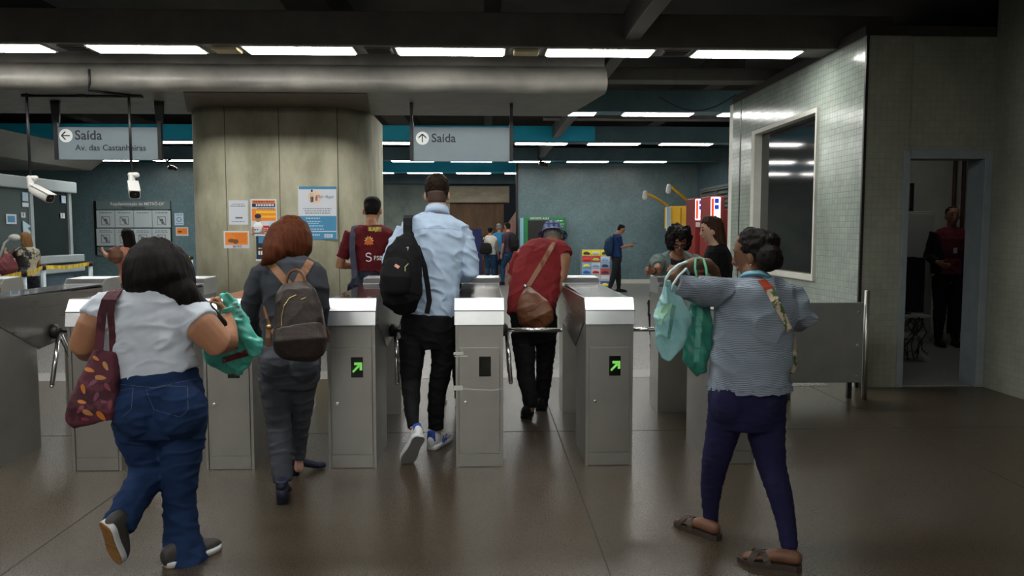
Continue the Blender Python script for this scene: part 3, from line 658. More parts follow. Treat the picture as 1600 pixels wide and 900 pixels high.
q = PXX(20, 371, XK+.25); MB().tube([(XK, q.y, q.z-.35), (XK+.1, q.y, q.z-.1), (XK+.22, q.y, q.z)], .02, 8).ball((XK+.28, q.y, q.z), (.1, .07, .06)).build('counter_device', M['camwhite'], bo)
structure('ceiling_booth_left', MB().prism([(-16, 2.9), (XK-.3, 2.9), (XK+.2, 3.3), (-16, 3.36)], 'y', by0, by1+1.5), M['soffit'])
# queue posts with yellow tape
M['yellow'] = mat('yellow_tape', (.75,.55,.03), .5, col2=(.5,.33,.02), ns=9, stretch=(1,1,.2), lo=.45, hi=.55)
M['postgrey'] = mat('post_grey', (.42,.5,.54), .35, metal=.3)
posts = []
for i, (px, pt) in enumerate(((37, 422), (68, 413), (142, 408), (300, 399), (262, 401))):
    Y = .52*F/(pt-362)*1.0 if i else 9.8
    Y = {0: 10.4, 1: 12.2, 2: 13.9, 3: 17.0, 4: 16.2}[i]
    x = P(px, 440, Y).x; h = P(px, pt, Y).z
    q = empty('queue_post', (x, Y, 0), ['grey queue post beside the woman at the ticket counter, lowest top', 'grey queue post with black cap, second from the left', 'grey queue post standing near the pictogram board', 'grey queue post seen just left of the concrete column', 'grey queue post hidden behind the long-haired woman in the white tee'][i], 'queue post', 'queue posts with yellow tape')
    r = .045
    MB().tube([(x, Y, .02), (x, Y, h-.08)], r*.8, 14).build('pole', M['postgrey'], q)
    MB().loft([((x, Y, h-.09), r, r), ((x, Y, h), r, r)], n=16, rnd=False).build('tape_head', M['black'], q)
    MB().loft([((x, Y, 0), .18, .18), ((x, Y, .02), .17, .17)], n=24, rnd=False).build('base', M['darkmetal'], q)
    posts.append(Vector((x, Y, h-.045)))
a0 = P(-30, 435, 9.5)
runs = [(a0, Vector((posts[0].x, posts[0].y, posts[0].z)), 'yellow queue tape running off the left edge of the picture'), (posts[0], posts[1], 'short yellow queue tape between the two left queue posts'), (posts[1], posts[2], 'yellow queue tape in front of the ticket counter rails'), (posts[4], posts[3], 'yellow queue tape ending at the post left of the concrete column')]
for a, b, lb in runs:
    a = Vector(a); d = (b-a).normalized(); 
    MB().strip([a+d*.04, (a+b)/2-Vector((0,0,.03)), b-d*.04], (0, 0, .03), Vector((-d.y, d.x, 0))*.003).build('queue_tape', M['yellow'], label=lb, cat='queue tape', group='yellow tapes between queue posts')

# ================================================================ RIGHT BACK: kiosks, cash machine, display stand
Yk = YW-.35
x0, x1, z0, z1 = quad(818, 339, 883, 443, Yk)
k = empty('cash_machine', ((x0+x1)/2, Yk, 0), 'green self-service machine against the back wall, behind the man in the red shirt', 'machine')
grn = C('machine_green', (.01,.17,.05)); MB().box(x0, x1, Yk, Yk+.33, 0, z1, .03).build('cabinet', grn, k)
a = quad(825, 344, 866, 388, Yk); MB().box(a[0], a[1], Yk-.006, Yk+.01, a[2], a[3], .02).build('screen_bay', M['black'], k)
MB().box(x0-.1, x0, Yk+.02, Yk+.3, 0, z1-.03).build('side_panel', C('side_blue', (.2,.4,.5)), k)
ptxt(k, 'DEPOSITE AQUI', 828, 342.6, 4.2, Yk, C('white_ink', (.8,.8,.8)), .01, dy=.004)
bars(k, [(870, 880, 345, 2), (870, 881, 350, 1.2), (872, 880, 354, 1)], Yk, C('palegreen', (.4,.7,.45)), .004)
Yd = 21.3
x0, x1, z0, z1 = quad(909, 390, 953, 449, Yd)
k = empty('display_stand', ((x0+x1)/2, Yd, 0), 'colourful stand covered with pictures of cars, left of the man looking at his phone', 'display stand')
MB().prism([(x0, Yd), (x1, Yd), (x1, Yd+.35), (x0, Yd+.4)], 'z', 0, z1).build('stand_body', C('stand_grey', (.3,.3,.32)), k)
rr = random.Random(3); cols = [C('c_white', (.6,.62,.68)), C('c_red', (.6,.05,.04)), C('c_blue', (.04,.12,.5)), C('c_sky', (.2,.45,.75)), C('c_yellow', (.85,.75,.05)), C('c_dark', (.05,.05,.07)), C('c_lime', (.35,.6,.1))]
for r in range(6):
    zz0 = z0+(z1-z0)*r/6
    for c in range(3):
        xx = x0+(x1-x0)*c/3; cc = cols[4] if (r == 5) else rr.choice(cols[:4]+[cols[0]])
        pn = MB().box(xx+.005, xx+(x1-x0)/3-.005, Yd-.006, Yd, zz0+.008, zz0+(z1-z0)/6-.008).build('picture_card', cc, k)
        w3 = (x1-x0)/3; h6 = (z1-z0)/6; kc = rr.choice(cols)
        MB().loft([((xx+w3*.15, Yd-.008, zz0+h6*.35), .002, h6*.14, (0,1,0)), ((xx+w3*.35, Yd-.012, zz0+h6*.45), .004, h6*.24, (0,1,0)), ((xx+w3*.6, Yd-.012, zz0+h6*.45), .004, h6*.24, (0,1,0)), ((xx+w3*.85, Yd-.008, zz0+h6*.33), .002, h6*.13, (0,1,0))], n=10).build('car_picture', kc, pn)
# yellow kiosk with arms, red machines with lit panels, along the right side wall
Yq = 20.2
x0, x1, z0, z1 = quad(1049, 322, 1087, 357, Yq)
k = empty('photo_kiosk', ((x0+x1)/2, Yq+.5, 0), 'yellow kiosk with two slanting yellow lamp arms, above the curly-haired man', 'kiosk')
yel = C('kiosk_yellow', (.75,.42,.01)); MB().prism([(x0, Yq), (x1, Yq-.4), (x1+.35, Yq+.9), (x0+.1, Yq+1.2)], 'z', z0, z1).build('kiosk_head', yel, k)
q = MB()
for i in (1, 2): xx = x0+(x1-x0)*i/3; yy = Yq-.4*i/3; q.box(xx-.012, xx+.012, yy-.012, yy+.01, z0+.1, z1-.05)
q.build('head_ribs', C('kiosk_dark_yellow', (.4,.22,.01)), k)
MB().box(x0+.15, x1+.1, Yq+.1, Yq+.9, 0, z0).build('kiosk_body', C('machine_red', (.2,.012,.01)), k)
MB().box(x0-.13, x0-.02, Yq-.01, Yq+.05, z0-.35, z1-.02).build('blue_side_sign', paleblue, k)
for (pa, pb) in (((1043, 321), (1013, 303)), ((1080, 318), (1050, 293))):
    a, b = P(*pa, Yq+.2), P(*pb, Yq-.6); MB().tube([a, b], .035, 8).build('lamp_arm', yel, k)
    MB().loft([(b+Vector((-.08, 0, .03)), .06, .06), (b+Vector((-.09, 0, -.09)), .07, .07)], n=14).build('lamp_head', M['camwhite'], k)
M['litpanel'] = emit('lit_panel', (.9,.92,1), 1.6)
M['litred'] = emit('lit_red', (.75,.05,.02), .8); M['litblue'] = emit('lit_blue', (.01,.04,.5), .5)
for i, (pa, pb, pt, pbm, lb, Yr) in enumerate(((1086, 1101, 311, 344, 'red vending machine with a lit white panel, next to the yellow kiosk', 17.6), (1110, 1126, 308, 346, 'red vending machine with a lit white panel, nearest the tiled booth', 16.6))):
    x0, x1, z0, z1 = quad(pa, pt, pb, pbm, Yr)
    k = empty('vending_machine', ((x0+x1)/2, Yr+.5, 0), lb, 'machine', 'red machines with lit panels')
    MB().box(x0-.02, x1+.1, Yr, Yr+.75, 0, z1+.03, .03).build('cabinet', C('machine_red', (.2,.012,.01)), k)
    if i == 1: MB().box(x1+.1, x1+.55, Yr+.1, Yr+.75, 0, z1-.25, .02).build('side_cabinet', C('machine_red', (.2,.012,.01)), k)
    MB().box(x0, x1, Yr-.02, Yr+.01, z0, z1, .015).build('lit_panel', M['litpanel'], k)
    wd = x1-x0; h = z1-z0
    MB().box(x0+.01, x0+wd*.3, Yr-.026, Yr-.02, z0+.03, z1-.03).build('red_strip', M['litred'], k)
    MB().box(x0+wd*.38, x0+wd*.8, Yr-.026, Yr-.02, z1-h*.25, z1-h*.06).box(x0+wd*.38, x0+wd*.8, Yr-.026, Yr-.02, z1-h*.5, z1-h*.32).build('blue_square', M['litblue'], k)
    bars(k, [((pa+pb)/2, pb-2, pbm-6, .9), ((pa+pb)/2, pb-2, pbm-8.5, .9), ((pa+pb)/2, pb-2, pbm-11, .9)], Yr, greyink, .022)
    MB().box(x0+.02, x1-.02, Yr-.012, Yr+.01, z0-.16, z0-.05).build('slot_plate', M['camwhite'], k)

# ================================================================ GUARD ROOM seen through the doorway
M['cab'] = mat('cabinet_grey', (.33,.33,.3), .5)
Yc = 10.2
x0, x1, z0, z1 = quad(1396, 330, 1461, 460, Yc)
k = empty('steel_cabinet', ((x0+x1)/2, Yc+.3, 0), 'low-lit pale cupboard against the guard room wall, left of the guard', 'cupboard')
MB().box(x0-.6, x1, Yc, Yc+.5, 0, z1, .01).build('carcass', M['cab'], k); MB().box(x0-.3, x1-.02, Yc-.015, Yc, .1, z1-.03, .004).build('door', M['cab'], k)
q = P(1413, 348, Yc); MB().tube([(q.x, Yc-.03, q.z+.05), (q.x, Yc-.04, q.z), (q.x, Yc-.03, q.z-.05)], .008, 8).build('handle', M['chrome'], k)
Yn = YBk-.02
x0, x1, z0, z1 = quad(1385, 286, 1429, 330, Yn-.05)
k = empty('wall_screen', ((x0+x1)/2, Yn, z0), 'dark framed picture or screen high on the guard room wall', 'picture')
MB().box(x0, x1, Yn-.05, Yn, z0, z1, .006).build('frame', M['black'], k); MB().box(x0+.05, x1-.05, Yn-.056, Yn-.05, z0+.05, z1-.05).build('panel', C('dusky', (.1,.05,.05)), k)
for i, px in enumerate((1491, 1505)):
    x = P(px, 300, Yn-.06).x; MB().tube([(x, Yn-.06, 0), (x, Yn-.06, ZT)], .028, 10).build('wall_pipe', C('pipe_brown', (.09,.04,.03)), label=('left' if i == 0 else 'right')+' one of two brown pipes on the guard room wall', cat='pipe', group='brown pipes in the guard room')
Yd = 8.75
x0, x1 = P(1390, 420, Yd).x, P(1462, 420, Yd).x; zt_ = P(1430, 540, Yd).z
k = empty('desk', ((x0+x1)/2, Yd+.3, 0), 'pale desk with a T-shaped foot and tangled cables in the guard room', 'desk')
zd = P(1430, 493, Yd).z
MB().box(x0-.7, x1-.02, Yd, Yd+.7, zd-.03, zd, .005).build('desktop', M['cab'], k)
xx = P(1448, 540, Yd).x
MB().box(xx-.03, xx+.03, Yd+.2, Yd+.26, .05, zd).build('leg', M['cab'], k); MB().prism([(Yd-.02, .012), (Yd-.02, .04), (Yd+.2, .09), (Yd+.28, .09), (Yd+.5, .04), (Yd+.5, .012)], 'x', xx-.035, xx+.035).prism([(xx-.2, .012), (xx+.2, .012), (xx+.03, .09), (xx-.03, .09)], 'y', Yd+.2, Yd+.26).build('foot', M['cab'], k)
zz = P(1430, 520, Yd).z; MB().box(x0-.6, xx+.03, Yd+.1, Yd+.5, zz-.08, zz, .01).build('cable_tray', M['cab'], k)
m = MB(); rr = random.Random(5)
for i in range(16):
    a = Vector((x0+.05+rr.random()*.42, Yd-.03+rr.random()*.2, zd-.02)); pts = [a]
    for j in range(6): pts.append(pts[-1]+Vector((rr.uniform(-.09, .09), rr.uniform(-.03, .03), -.09+rr.uniform(-.05, .04))))
    m.tube(pts, .007, 6)
m.build('tangled_cable', M['black'], k)
x, z = P(1438, 460, Yd).x, zd
k = empty('computer_monitor', (x, Yd+.25, zd), 'dark computer monitor seen from behind on the guard room desk', 'monitor')
MB().box(x-.3, x+.06, Yd+.2, Yd+.25, zd+.08, P(1438, 402, Yd).z, .01).build('screen', M['black'], k); MB().box(x-.16, x-.08, Yd+.22, Yd+.26, zd, zd+.1).box(x-.22, x-.02, Yd+.15, Yd+.33, zd, zd+.012).build('stand', M['black'], k)
x = P(1458, 470, Yd).x
k = MB().box(x-.09, x+.1, Yd+.35, Yd+.65, zd, P(1438, 404, Yd).z, .01).build('computer_case', M['darkmetal'], label='dark computer case standing on the guard room desk beside the monitor', cat='computer')
# dim lamp on the guard room ceiling
k = empty('ceiling_light', (5.6, 9.3, ZT-.05), 'ceiling lamp inside the guard room, out of sight above the door', 'ceiling light')
MB().box(5.1, 6.1, 9.2, 9.4, ZT-.04, ZT, .005).build('housing', M['offwhite'], k); MB().box(5.15, 6.05, 9.23, 9.37, ZT-.05, ZT-.04).build('diffuser', emit('dim_diffuser', (1,1,1), 9), k)
# ================================================================ FIGURES: helpers
def cloth_disp(amp, sx=9, sz=5, seed=0, ridge=True, twist=.6):
    def f(p):
        q = Vector(((p.x+p.z*twist)*sx+seed, p.y*sx, (p.z-p.x*twist*.5)*sz))
        n = noise.noise(q); 
        if ridge: n = (1-abs(n)*2.2)**3*.8-.3 if abs(n) < .45 else -.3
        return amp*(n+.5*noise.noise(q*2.3))
    return f
def strand_disp(amp, fx=110, fz=7, seed=0, c=None):
    def f(p):
        a = math.atan2(p.y-c.y, p.x-c.x)*4.0 if c is not None else p.x*fx/9
        return amp*(noise.noise(Vector((a*2.2+seed, seed, p.z*fz)))+.5*noise.noise(Vector((a*6, seed+3, p.z*fz*1.4))))
    return f
def curl_disp(amp, s=45):
    def f(p): 
        v = noise.cell(p*s) if False else noise.noise(p*s); return amp*(v+.6*noise.noise(p*s*2.2))
    return f
def fuse(name, mb, m, parent, vox=.008, sm=2, disp=None, zone=None):
    me = mb.mesh(); o = bpy.data.objects.new('t', me); COL.objects.link(o)
    r = o.modifiers.new('r', 'REMESH'); r.mode = 'VOXEL'; r.voxel_size = vox; r.use_smooth_shade = True
    if sm: s = o.modifiers.new('s', 'SMOOTH'); s.iterations = sm; s.factor = .5
    dg = bpy.context.evaluated_depsgraph_get(); dg.update()
    out = bpy.data.meshes.new_from_object(o.evaluated_get(dg)); bpy.data.objects.remove(o); bpy.data.meshes.remove(me)
    if disp:
        out.update(); nr = [v.normal.copy() for v in out.vertices]
        for v, n_ in zip(out.vertices, nr): v.co += n_*disp(v.co)
    for p in out.polygons: p.use_smooth = True
    ms = m if isinstance(m, (list, tuple)) else [m]; out.materials.clear()
    if zone:
        for p in out.polygons: p.material_index = zone(p.center, p.normal)
    return link(name, out, ms, parent)
def S(px, py, Y, hw, ratio=1.0, side=None):
    """section from the photo: centre pixel, depth in metres, half width in pixels, front-to-back ratio"""
    k = hw*Y/F; return (P(px, py, Y), k, k*ratio) if side is None else (P(px, py, Y), k, k*ratio, side)
def scl(secs, k, add=0): return [(c[0], max(.006, c[1]*k+add), max(.006, c[2]*k+add))+tuple(c[3:]) for c in secs]
def cut(secs, t0, t1):
    L = [0]
    for a, b in zip(secs, secs[1:]): L.append(L[-1]+(Vector(b[0])-Vector(a[0])).length)
    T = L[-1]; t0 *= T; t1 *= T; out = []
    def at(t):
        for i in range(len(secs)-1):
            if L[i+1] >= t-1e-9:
                k = (t-L[i])/max(1e-9, L[i+1]-L[i]); a, b = secs[i], secs[i+1]
                return (Vector(a[0]).lerp(Vector(b[0]), k), a[1]+(b[1]-a[1])*k, a[2]+(b[2]-a[2])*k)+tuple(a[3:])
        return secs[-1]
    out = [at(t0)]+[secs[i] for i in range(len(secs)) if t0 < L[i] < t1]+[at(t1)]
    return out
X3 = Vector((1, 0, 0))
def head_shapes(mb, c, f, u, s=1.0, ears=True, face=True):
    f = Vector(f).normalized(); u = Vector(u).normalized(); u = (u-f*u.dot(f)).normalized(); r = f.cross(u).normalized(); c = Vector(c)
    W = lambda a, b, d: c+(r*a+f*b+u*d)*s
    secs = [(-.112, .052, .022, .025), (-.10, .045, .038, .042), (-.08, .028, .05, .064), (-.045, .014, .064, .082), (0, .006, .0725, .093), (.04, 0, .077, .098), (.075, -.006, .07, .09), (.1, -.012, .05, .066)]
    mb.loft([(W(0, b, z), w_*s, d_*s, r) for z, b, w_, d_ in secs], side=r, n=20, ck=.3)
    if ears:
        for q in (-1, 1): mb.ball(W(q*.079, -.006, -.022), (.010*s, .018*s, .030*s), 10, rot=Matrix((r, f, u)).transposed())
    if face:
        mb.loft([(W(0, .094, .012), .008*s, .008*s, r), (W(0, .106, -.018), .011*s, .009*s, r), (W(0, .112, -.033), .015*s, .009*s, r), (W(0, .098, -.042), .012*s, .006*s, r)], n=10)
        mb.loft([(W(-.02, .085, -.064), .005*s, .006*s), (W(0, .096, -.063), .008*s, .008*s), (W(.02, .085, -.064), .005*s, .006*s)], n=8)
        for q in (-1, 1): mb.loft([(W(q*.014, .092, .026), .005*s, .005*s), (W(q*.034, .089, .030), .007*s, .006*s), (W(q*.05, .076, .024), .005*s, .005*s)], n=8); mb.ball(W(q*.03, .082, .006), (.012*s,)*3, 8)
    return W, r
def face_zone(W, s, head_only=None):
    """material slots: 0 skin, 1 eye/brow dark, 2 lips"""
    pts = [(W(q*.031, .092, .005), .011*s, 1) for q in (-1, 1)] + [(W(q*x, y, .034), .0075*s, 1) for q in (-1, 1) for x, y in ((.018, .094), (.03, .092), (.042, .086))] + [(W(x, y, -.064), .0095*s, 2) for x, y in ((-.014, .095), (0, .1), (.014, .095))]
    def z(c, n):
        for p, r, i in pts:
            if (c-p).length < r: return i
        return 0
    return z
def hand_shapes(mb, w_, d, n, s, size=1.0, curl=(.35, .5, .4), thumb=.5):
    """w_ wrist, d along the hand, n out of the palm, s towards the thumb"""
    d = Vector(d).normalized(); n = Vector(n); n = (n-d*n.dot(d)).normalized(); s_ = d.cross(n).normalized()
    if s_.dot(Vector(s)) < 0: s_ = -s_
    w_ = Vector(w_); k = size
    mb.loft([(w_-d*.02*k, .026*k, .019*k, s_), (w_+d*.02*k, .032*k, .018*k, s_), (w_+d*.055*k, .041*k, .016*k, s_), (w_+d*.088*k, .042*k, .013*k, s_)], side=s_, n=12)
    for i, (o_, L) in enumerate(((.032, .072), (.011, .08), (-.011, .075), (-.032, .06))):
        p = w_+d*(.082-.004*abs(i-1))*k+s_*o_*k; dr = (d+s_*o_*1.6).normalized(); pts = [(p-dr*.01*k, .0095*k, .0095*k)]; 
        for j, (fr, cr) in enumerate(((.42, curl[0]), (.32, curl[1]), (.26, curl[2]))):
            ax = s_ ; 
            perp = n; a = cr; dr = (dr*math.cos(a)+(perp-dr*perp.dot(dr)).normalized()*math.sin(a)).normalized()
            p = p+dr*L*fr*k; pts.append((p, (.0088-.0007*j)*k, (.0088-.0007*j)*k))
        mb.loft(pts, n=8)
    p = w_+d*.022*k+s_*.03*k; dr = (d*.75+s_*.6+n*.25).normalized(); pts = [(p-dr*.012*k, .013*k, .013*k), (p+dr*.03*k, .0115*k, .0115*k)]
    q = p+dr*.03*k; dr = (dr*math.cos(thumb)+(n*.7+d*.3)*math.sin(thumb)).normalized(); pts.append((q+dr*.028*k, .0095*k, .0095*k)); q = q+dr*.028*k; dr = (dr+n*.3*thumb-s_*.3*thumb).normalized(); pts.append((q+dr*.02*k, .008*k, .008*k))
    mb.loft(pts, n=8)
def shoe(root, heel, toe, up, w_=.042, upper=None, sole=None, under=None, name='shoe', h=.085, extras=None, solet=.022):
    """heel/toe = ends of the underside line, up = away from the sole"""
    heel = Vector(heel); toe = Vector(toe); a = (toe-heel); L = a.length; a.normalize(); up = Vector(up); up = (up-a*up.dot(a)).normalized(); r = a.cross(up)
    W = lambda t, x, z: heel+a*(t*L)+r*x+up*z
    prof = [(0.0, .45), (.04, .75), (.12, .9), (.3, .82), (.45, .85), (.62, 1.05), (.76, 1.08), (.88, .92), (.96, .6), (1.0, .25)]
    mb = MB(); secs = [(.05, .72, .075), (.16, .82, h), (.3, .8, h*.92), (.45, .82, h*.72), (.62, .98, .055), (.78, 1.0, .045), (.9, .8, .035), (.97, .5, .02)]
    mb.loft([(W(t, 0, solet+z_*.36), w_*k, z_*.64, r) for t, k, z_ in secs], side=r, n=16)
    o = fuse(name, mb, upper, root, .006, 1)
    def foot(z0, z1, grow, nm, m):
        b = MB(); lo = []; hi = []
        ring = [(t, k) for t, k in prof]+[(t, -k) for t, k in prof[::-1]]
        A = [b.bm.verts.new(W(t, k*(w_+grow), z0)) for t, k in ring]; B = [b.bm.verts.new(W(t, k*(w_+grow), z1)) for t, k in ring]
        b.bm.faces.new(A); b.bm.faces.new(B[::-1]); n = len(A)
        for i in range(n): b.bm.faces.new([A[i], B[i], B[(i+1) % n], A[(i+1) % n]]).smooth = True
        return b.build(nm, m, o)
    foot(.004, solet+.006, .004, 'sole', sole or upper)
    if under: foot(0, .0045, .001, 'outsole', under)
    return o, W
def skinmat(name, c, c2=None): return mat(name, c, .5, col2=c2 or tuple(x*.82 for x in c), ns=14, sss=.08, spec=.35)
def clothmat(name, c, c2=None, rough=.85, bump=.25, bs=350, ns=6): return mat(name, c, rough, col2=c2 or tuple(x*.8 for x in c), ns=ns, bump=bump, bs=bs, spec=.2)
def hairmat(name, c, c2):
    m = mat(name, c, .5, col2=c2, ns=60, stretch=(1, 1, .06), bump=.35, bs=160, spec=.07); return m
HB, HR, HK = hairmat('hair_dark_brown', (.014,.009,.007), (.024,.015,.010)), hairmat('hair_auburn', (.055,.014,.006), (.10,.030,.012)), hairmat('hair_black', (.007,.006,.006), (.014,.011,.01))
HG = hairmat('hair_grey', (.12,.11,.10), (.22,.21,.2))
SK1, SK2, SK3, SK4 = skinmat('skin_tan', (.40,.19,.105)), skinmat('skin_light', (.55,.33,.24)), skinmat('skin_brown', (.16,.075,.042)), skinmat('skin_medium', (.33,.16,.095))
DK = mat('eye_dark', (.01,.007,.006), .4); LP = mat('lips', (.30,.08,.06), .5)
def person(label, base, group=None): return empty('person', base, label, 'person', group)
def proj(ob, p, d, off=0.0):
    """first hit of a world ray on a mesh object, lifted towards the ray's start"""
    o = worldloc(ob); bv = proj.c.get(ob.name)
    if bv is None:
        bv = BVHTree.FromPolygons([v.co+o for v in ob.data.vertices], [tuple(q.vertices) for q in ob.data.polygons]); proj.c[ob.name] = bv
    d = Vector(d).normalized(); h = bv.ray_cast(Vector(p), d)
    return (h[0]-d*off, h[1]) if h[0] is not None else (None, None)
proj.c = {}
def pix_on(ob, px, py, off=.003):
    """the point of a surface seen at a pixel of the photo"""
    q, n = proj(ob, Vector((0, 0, CH)), ray(px, py), off); return q, n
def decal(ob, polys, m, name, off=.003, parent=None, th=.0015):
    """patches lying on a surface: polygons given in photo pixels, dropped onto the object"""
    mb = MB()
    for poly in polys:
        if len(poly) == 4:
            N = 7; a, b, c, d = [Vector((*p, 0)) for p in poly]
            G_ = [[pix_on(ob, *(a.lerp(b, i/N).lerp(d.lerp(c, i/N), j/N)).to_2d(), off)[0] for i in range(N+1)] for j in range(N+1)]
            for j in range(N):
                for i in range(N):
                    q = [G_[j][i], G_[j][i+1], G_[j+1][i+1], G_[j+1][i]]
                    if all(p is not None for p in q): mb.face(q)
            bmesh.ops.remove_doubles(mb.bm, verts=mb.bm.verts[:], dist=1e-5)
        else:
            cx_ = sum(p[0] for p in poly)/len(poly); cy_ = sum(p[1] for p in poly)/len(poly); ringp = [pix_on(ob, *p, off)[0] for p in poly]; mid = [pix_on(ob, (p[0]+cx_)/2, (p[1]+cy_)/2, off)[0] for p in poly]; c0 = pix_on(ob, cx_, cy_, off)[0]
            if c0 is None or any(p is None for p in ringp+mid): continue
            n_ = len(poly)
            for i in range(n_): k_ = (i+1) % n_; mb.face([c0, mid[i], mid[k_]]); mb.face([mid[i], ringp[i], ringp[k_], mid[k_]])
            bmesh.ops.remove_doubles(mb.bm, verts=mb.bm.verts[:], dist=1e-5)
    return mb.build(name, m, parent or ob)
def strap_on(ob, pix, hwm, m, name, parent, off=.004, th=.004, hw=None):
    pts = [pix_on(ob, *p, off) for p in pix]; pts = [(a, n) for a, n in pts if a is not None]
    P_, N_ = [a for a, n in pts], [n for a, n in pts]; sides = []
    for i in range(len(P_)):
        t = (P_[min(i+1, len(P_)-1)]-P_[max(i-1, 0)]).normalized(); s = t.cross(N_[i]).normalized()*hwm
        if sides and s.dot(sides[-1]) < 0: s = -s
        sides.append(s)
    return MB().strip(P_, sides, [n*th for n in N_]).build(name, m, parent)
def interp(pts, k):
    out = []
    for i in range(len(pts)-1):
        for j in range(k): t = j/k; out.append(tuple(a+(b-a)*t for a, b in zip(pts[i], pts[i+1])))
    return out+[pts[-1]]

# ---------------------------------------------------------------- generic figure with a pose in its own frame
def figure(label, x, y, th, H, skin, hair_m, top_m, leg_m, shoe_m, arms=None, legs=None, sleeve=.45, lean=0, vox=.012, build=1.0, head_pitch=0, head_turn=0, group=None, hairkind='short', sex='m', pants_w=1.0, z0=0, top_name='shirt', lean_side=0, skirt=None, tee_len=.0, shoes=True):
    root = person(label, (x, y, z0), group)
    f = Vector((math.sin(th), math.cos(th), 0)); r = Vector((math.cos(th), -math.sin(th), 0)); u = Vector((0, 0, 1)); B = Vector((x, y, z0))
    hip = .52; 
    def W(a, b, c):
        # lean: bend everything above the hip forward
        if c > hip: dz = c-hip; return B+(r*(a+lean_side*dz)+f*(b+dz*math.sin(lean))+u*(hip+dz*math.cos(lean)))*H
        return B+(r*a+f*b+u*c)*H
    sh, hw = (.112, .092) if sex == 'm' else (.098, .096); b = build
    torso = [(W(0, 0, .475), hw*.8*H*b, .062*H*b, r), (W(0, -.004, .52), hw*H*b, .070*H*b, r), (W(0, 0, .58), hw*.92*H*b, .062*H*b, r), (W(0, 0, .63), (.082 if sex == 'm' else .07)*H*b, .056*H*b, r), (W(0, .004, .7), .092*H*b, .064*H*b, r), (W(0, .002, .765), .103*H*b, .066*H*b, r), (W(0, -.002, .812), .106*H*b, .055*H*b, r), (W(0, -.002, .834), .078*H*b, .046*H*b, r), (W(0, -.002, .85), .046*H*b, .038*H*b, r), (W(0, 0, .86), .034*H, .034*H, r)]
    arms = arms or [((-.13, .0, .64), (-.135, .04, .50)), ((.13, .0, .64), (.135, .04, .50))]
    legs = legs or [((-.055, .01, .275), (-.055, 0, .045), 0), ((.055, .01, .275), (.055, 0, .045), 0)]
    A = []; G = []
    for i, (e, w_) in enumerate(arms):
        q = -1 if i == 0 else 1
        s0 = W(q*(sh-.018), 0, .81); e = W(*e); w_ = W(*w_); a = .029*H*b
        A.append([(s0, a*1.15, a*1.15), (s0.lerp(e, .25), a*1.02, a*1.02), (s0.lerp(e, .65), a*.85, a*.85), (e, a*.74, a*.74), (e.lerp(w_, .3), a*.76, a*.76), (e.lerp(w_, .75), a*.58, a*.58), (w_, a*.5, a*.5)])
    for i, (k_, a_, lift) in enumerate(legs):
        q = -1 if i == 0 else 1
        h = W(q*.045, 0, .50); k = B+(r*k_[0]+f*k_[1]+u*k_[2])*H; a = B+(r*a_[0]+f*a_[1]+u*a_[2])*H; t = .05*H*b
        G.append([(h, t*1.12, t*1.1), (h.lerp(k, .35), t*1.02, t*1.05), (h.lerp(k, .8), t*.75, t*.78), (k, t*.66, t*.68), (k.lerp(a, .35), t*.62, t*.68), (k.lerp(a, .8), t*.44, t*.46), (a, t*.40, t*.42)])
    mb = MB(); mb.loft(scl(torso, .86), side=r, n=18)
    hf = (f*math.cos(head_turn)+r*math.sin(head_turn)); hp = head_pitch+lean*.5
    hfw = (hf*math.cos(hp)-u*math.sin(hp)); hu = (u*math.cos(hp)+hf*math.sin(hp)); hs = H/1.75*.98
    nb = W(0, .0, .84); hc = W(0, .018, .84)+hu*.092*H; 
    Wh, hr = head_shapes(mb, hc, hfw, hu, hs)
    mb.loft([(nb-u*.02*H, .036*H, .034*H, r), (nb.lerp(Wh(0, 0, -.08), .6), .031*H, .031*H, r), (Wh(0, -.01, -.05), .03*H, .03*H, r)], side=r, n=14)
    for a in A: mb.loft(scl(cut(a, .03, min(.5, sleeve or .5)), .8)+cut(a, min(.52, (sleeve or .5)+.03), 1), n=12)
    for a in G: mb.loft(scl(a, .85), n=12)
    for i, a in enumerate(A):
        q = -1 if i == 0 else 1; d = (a[-1][0]-a[-3][0]).normalized()
        hand_shapes(mb, a[-1][0]+d*.01, d, -r*q+f*.2, f, H/1.75)
    for a in G:
        e = a[-1][0]; mb.loft([(e, .03, .03), (e+f*.05-u*.03, .032, .025), (e+f*.13-u*.045, .03, .015)], n=10)
    body = fuse('body', mb, [skin, DK, LP], root, vox, 1, zone=face_zone(Wh, hs*.95))
    # top
    mb = MB(); tz0 = 0 if not tee_len else 0
    secs = [(t[0], t[1]*1.08+.008, t[2]*1.12+.008, r) for t in torso[(1 if tee_len <= 0 else 0):-1]]
    if tee_len < 0: secs = secs[1:]
    mb.loft(secs, side=r, n=22, rnd=False)
    if sleeve > 0:
        for a in A: mb.loft(scl(cut(a, 0, sleeve), 1.14, .008), n=14, rnd=False)
    top = fuse(top_name, mb, top_m, root, vox*.9, 2, cloth_disp(.010, 8, 5, x*3))
    mb = MB(); mb.loft([(W(0, 0, .46), hw*.84*H*b, .06*H*b, r), (W(0, -.004, .50), hw*1.0*H*b+.006, .072*H*b+.006, r), (W(0, 0, .57), hw*.95*H*b+.004, .062*H*b+.006, r)], side=r, n=20, rnd=False)
    for a in G: mb.loft([(c[0], c[1]*(1.1+.25*(i/6)*(pants_w-.6))+.008, c[2]*(1.1+.25*(i/6)*(pants_w-.6))+.008) for i, c in enumerate(cut(a, 0, .985))], n=16, rnd=False)
    fuse('trousers', mb, leg_m, root, vox*.9, 2, cloth_disp(.008, 7, 9, y))
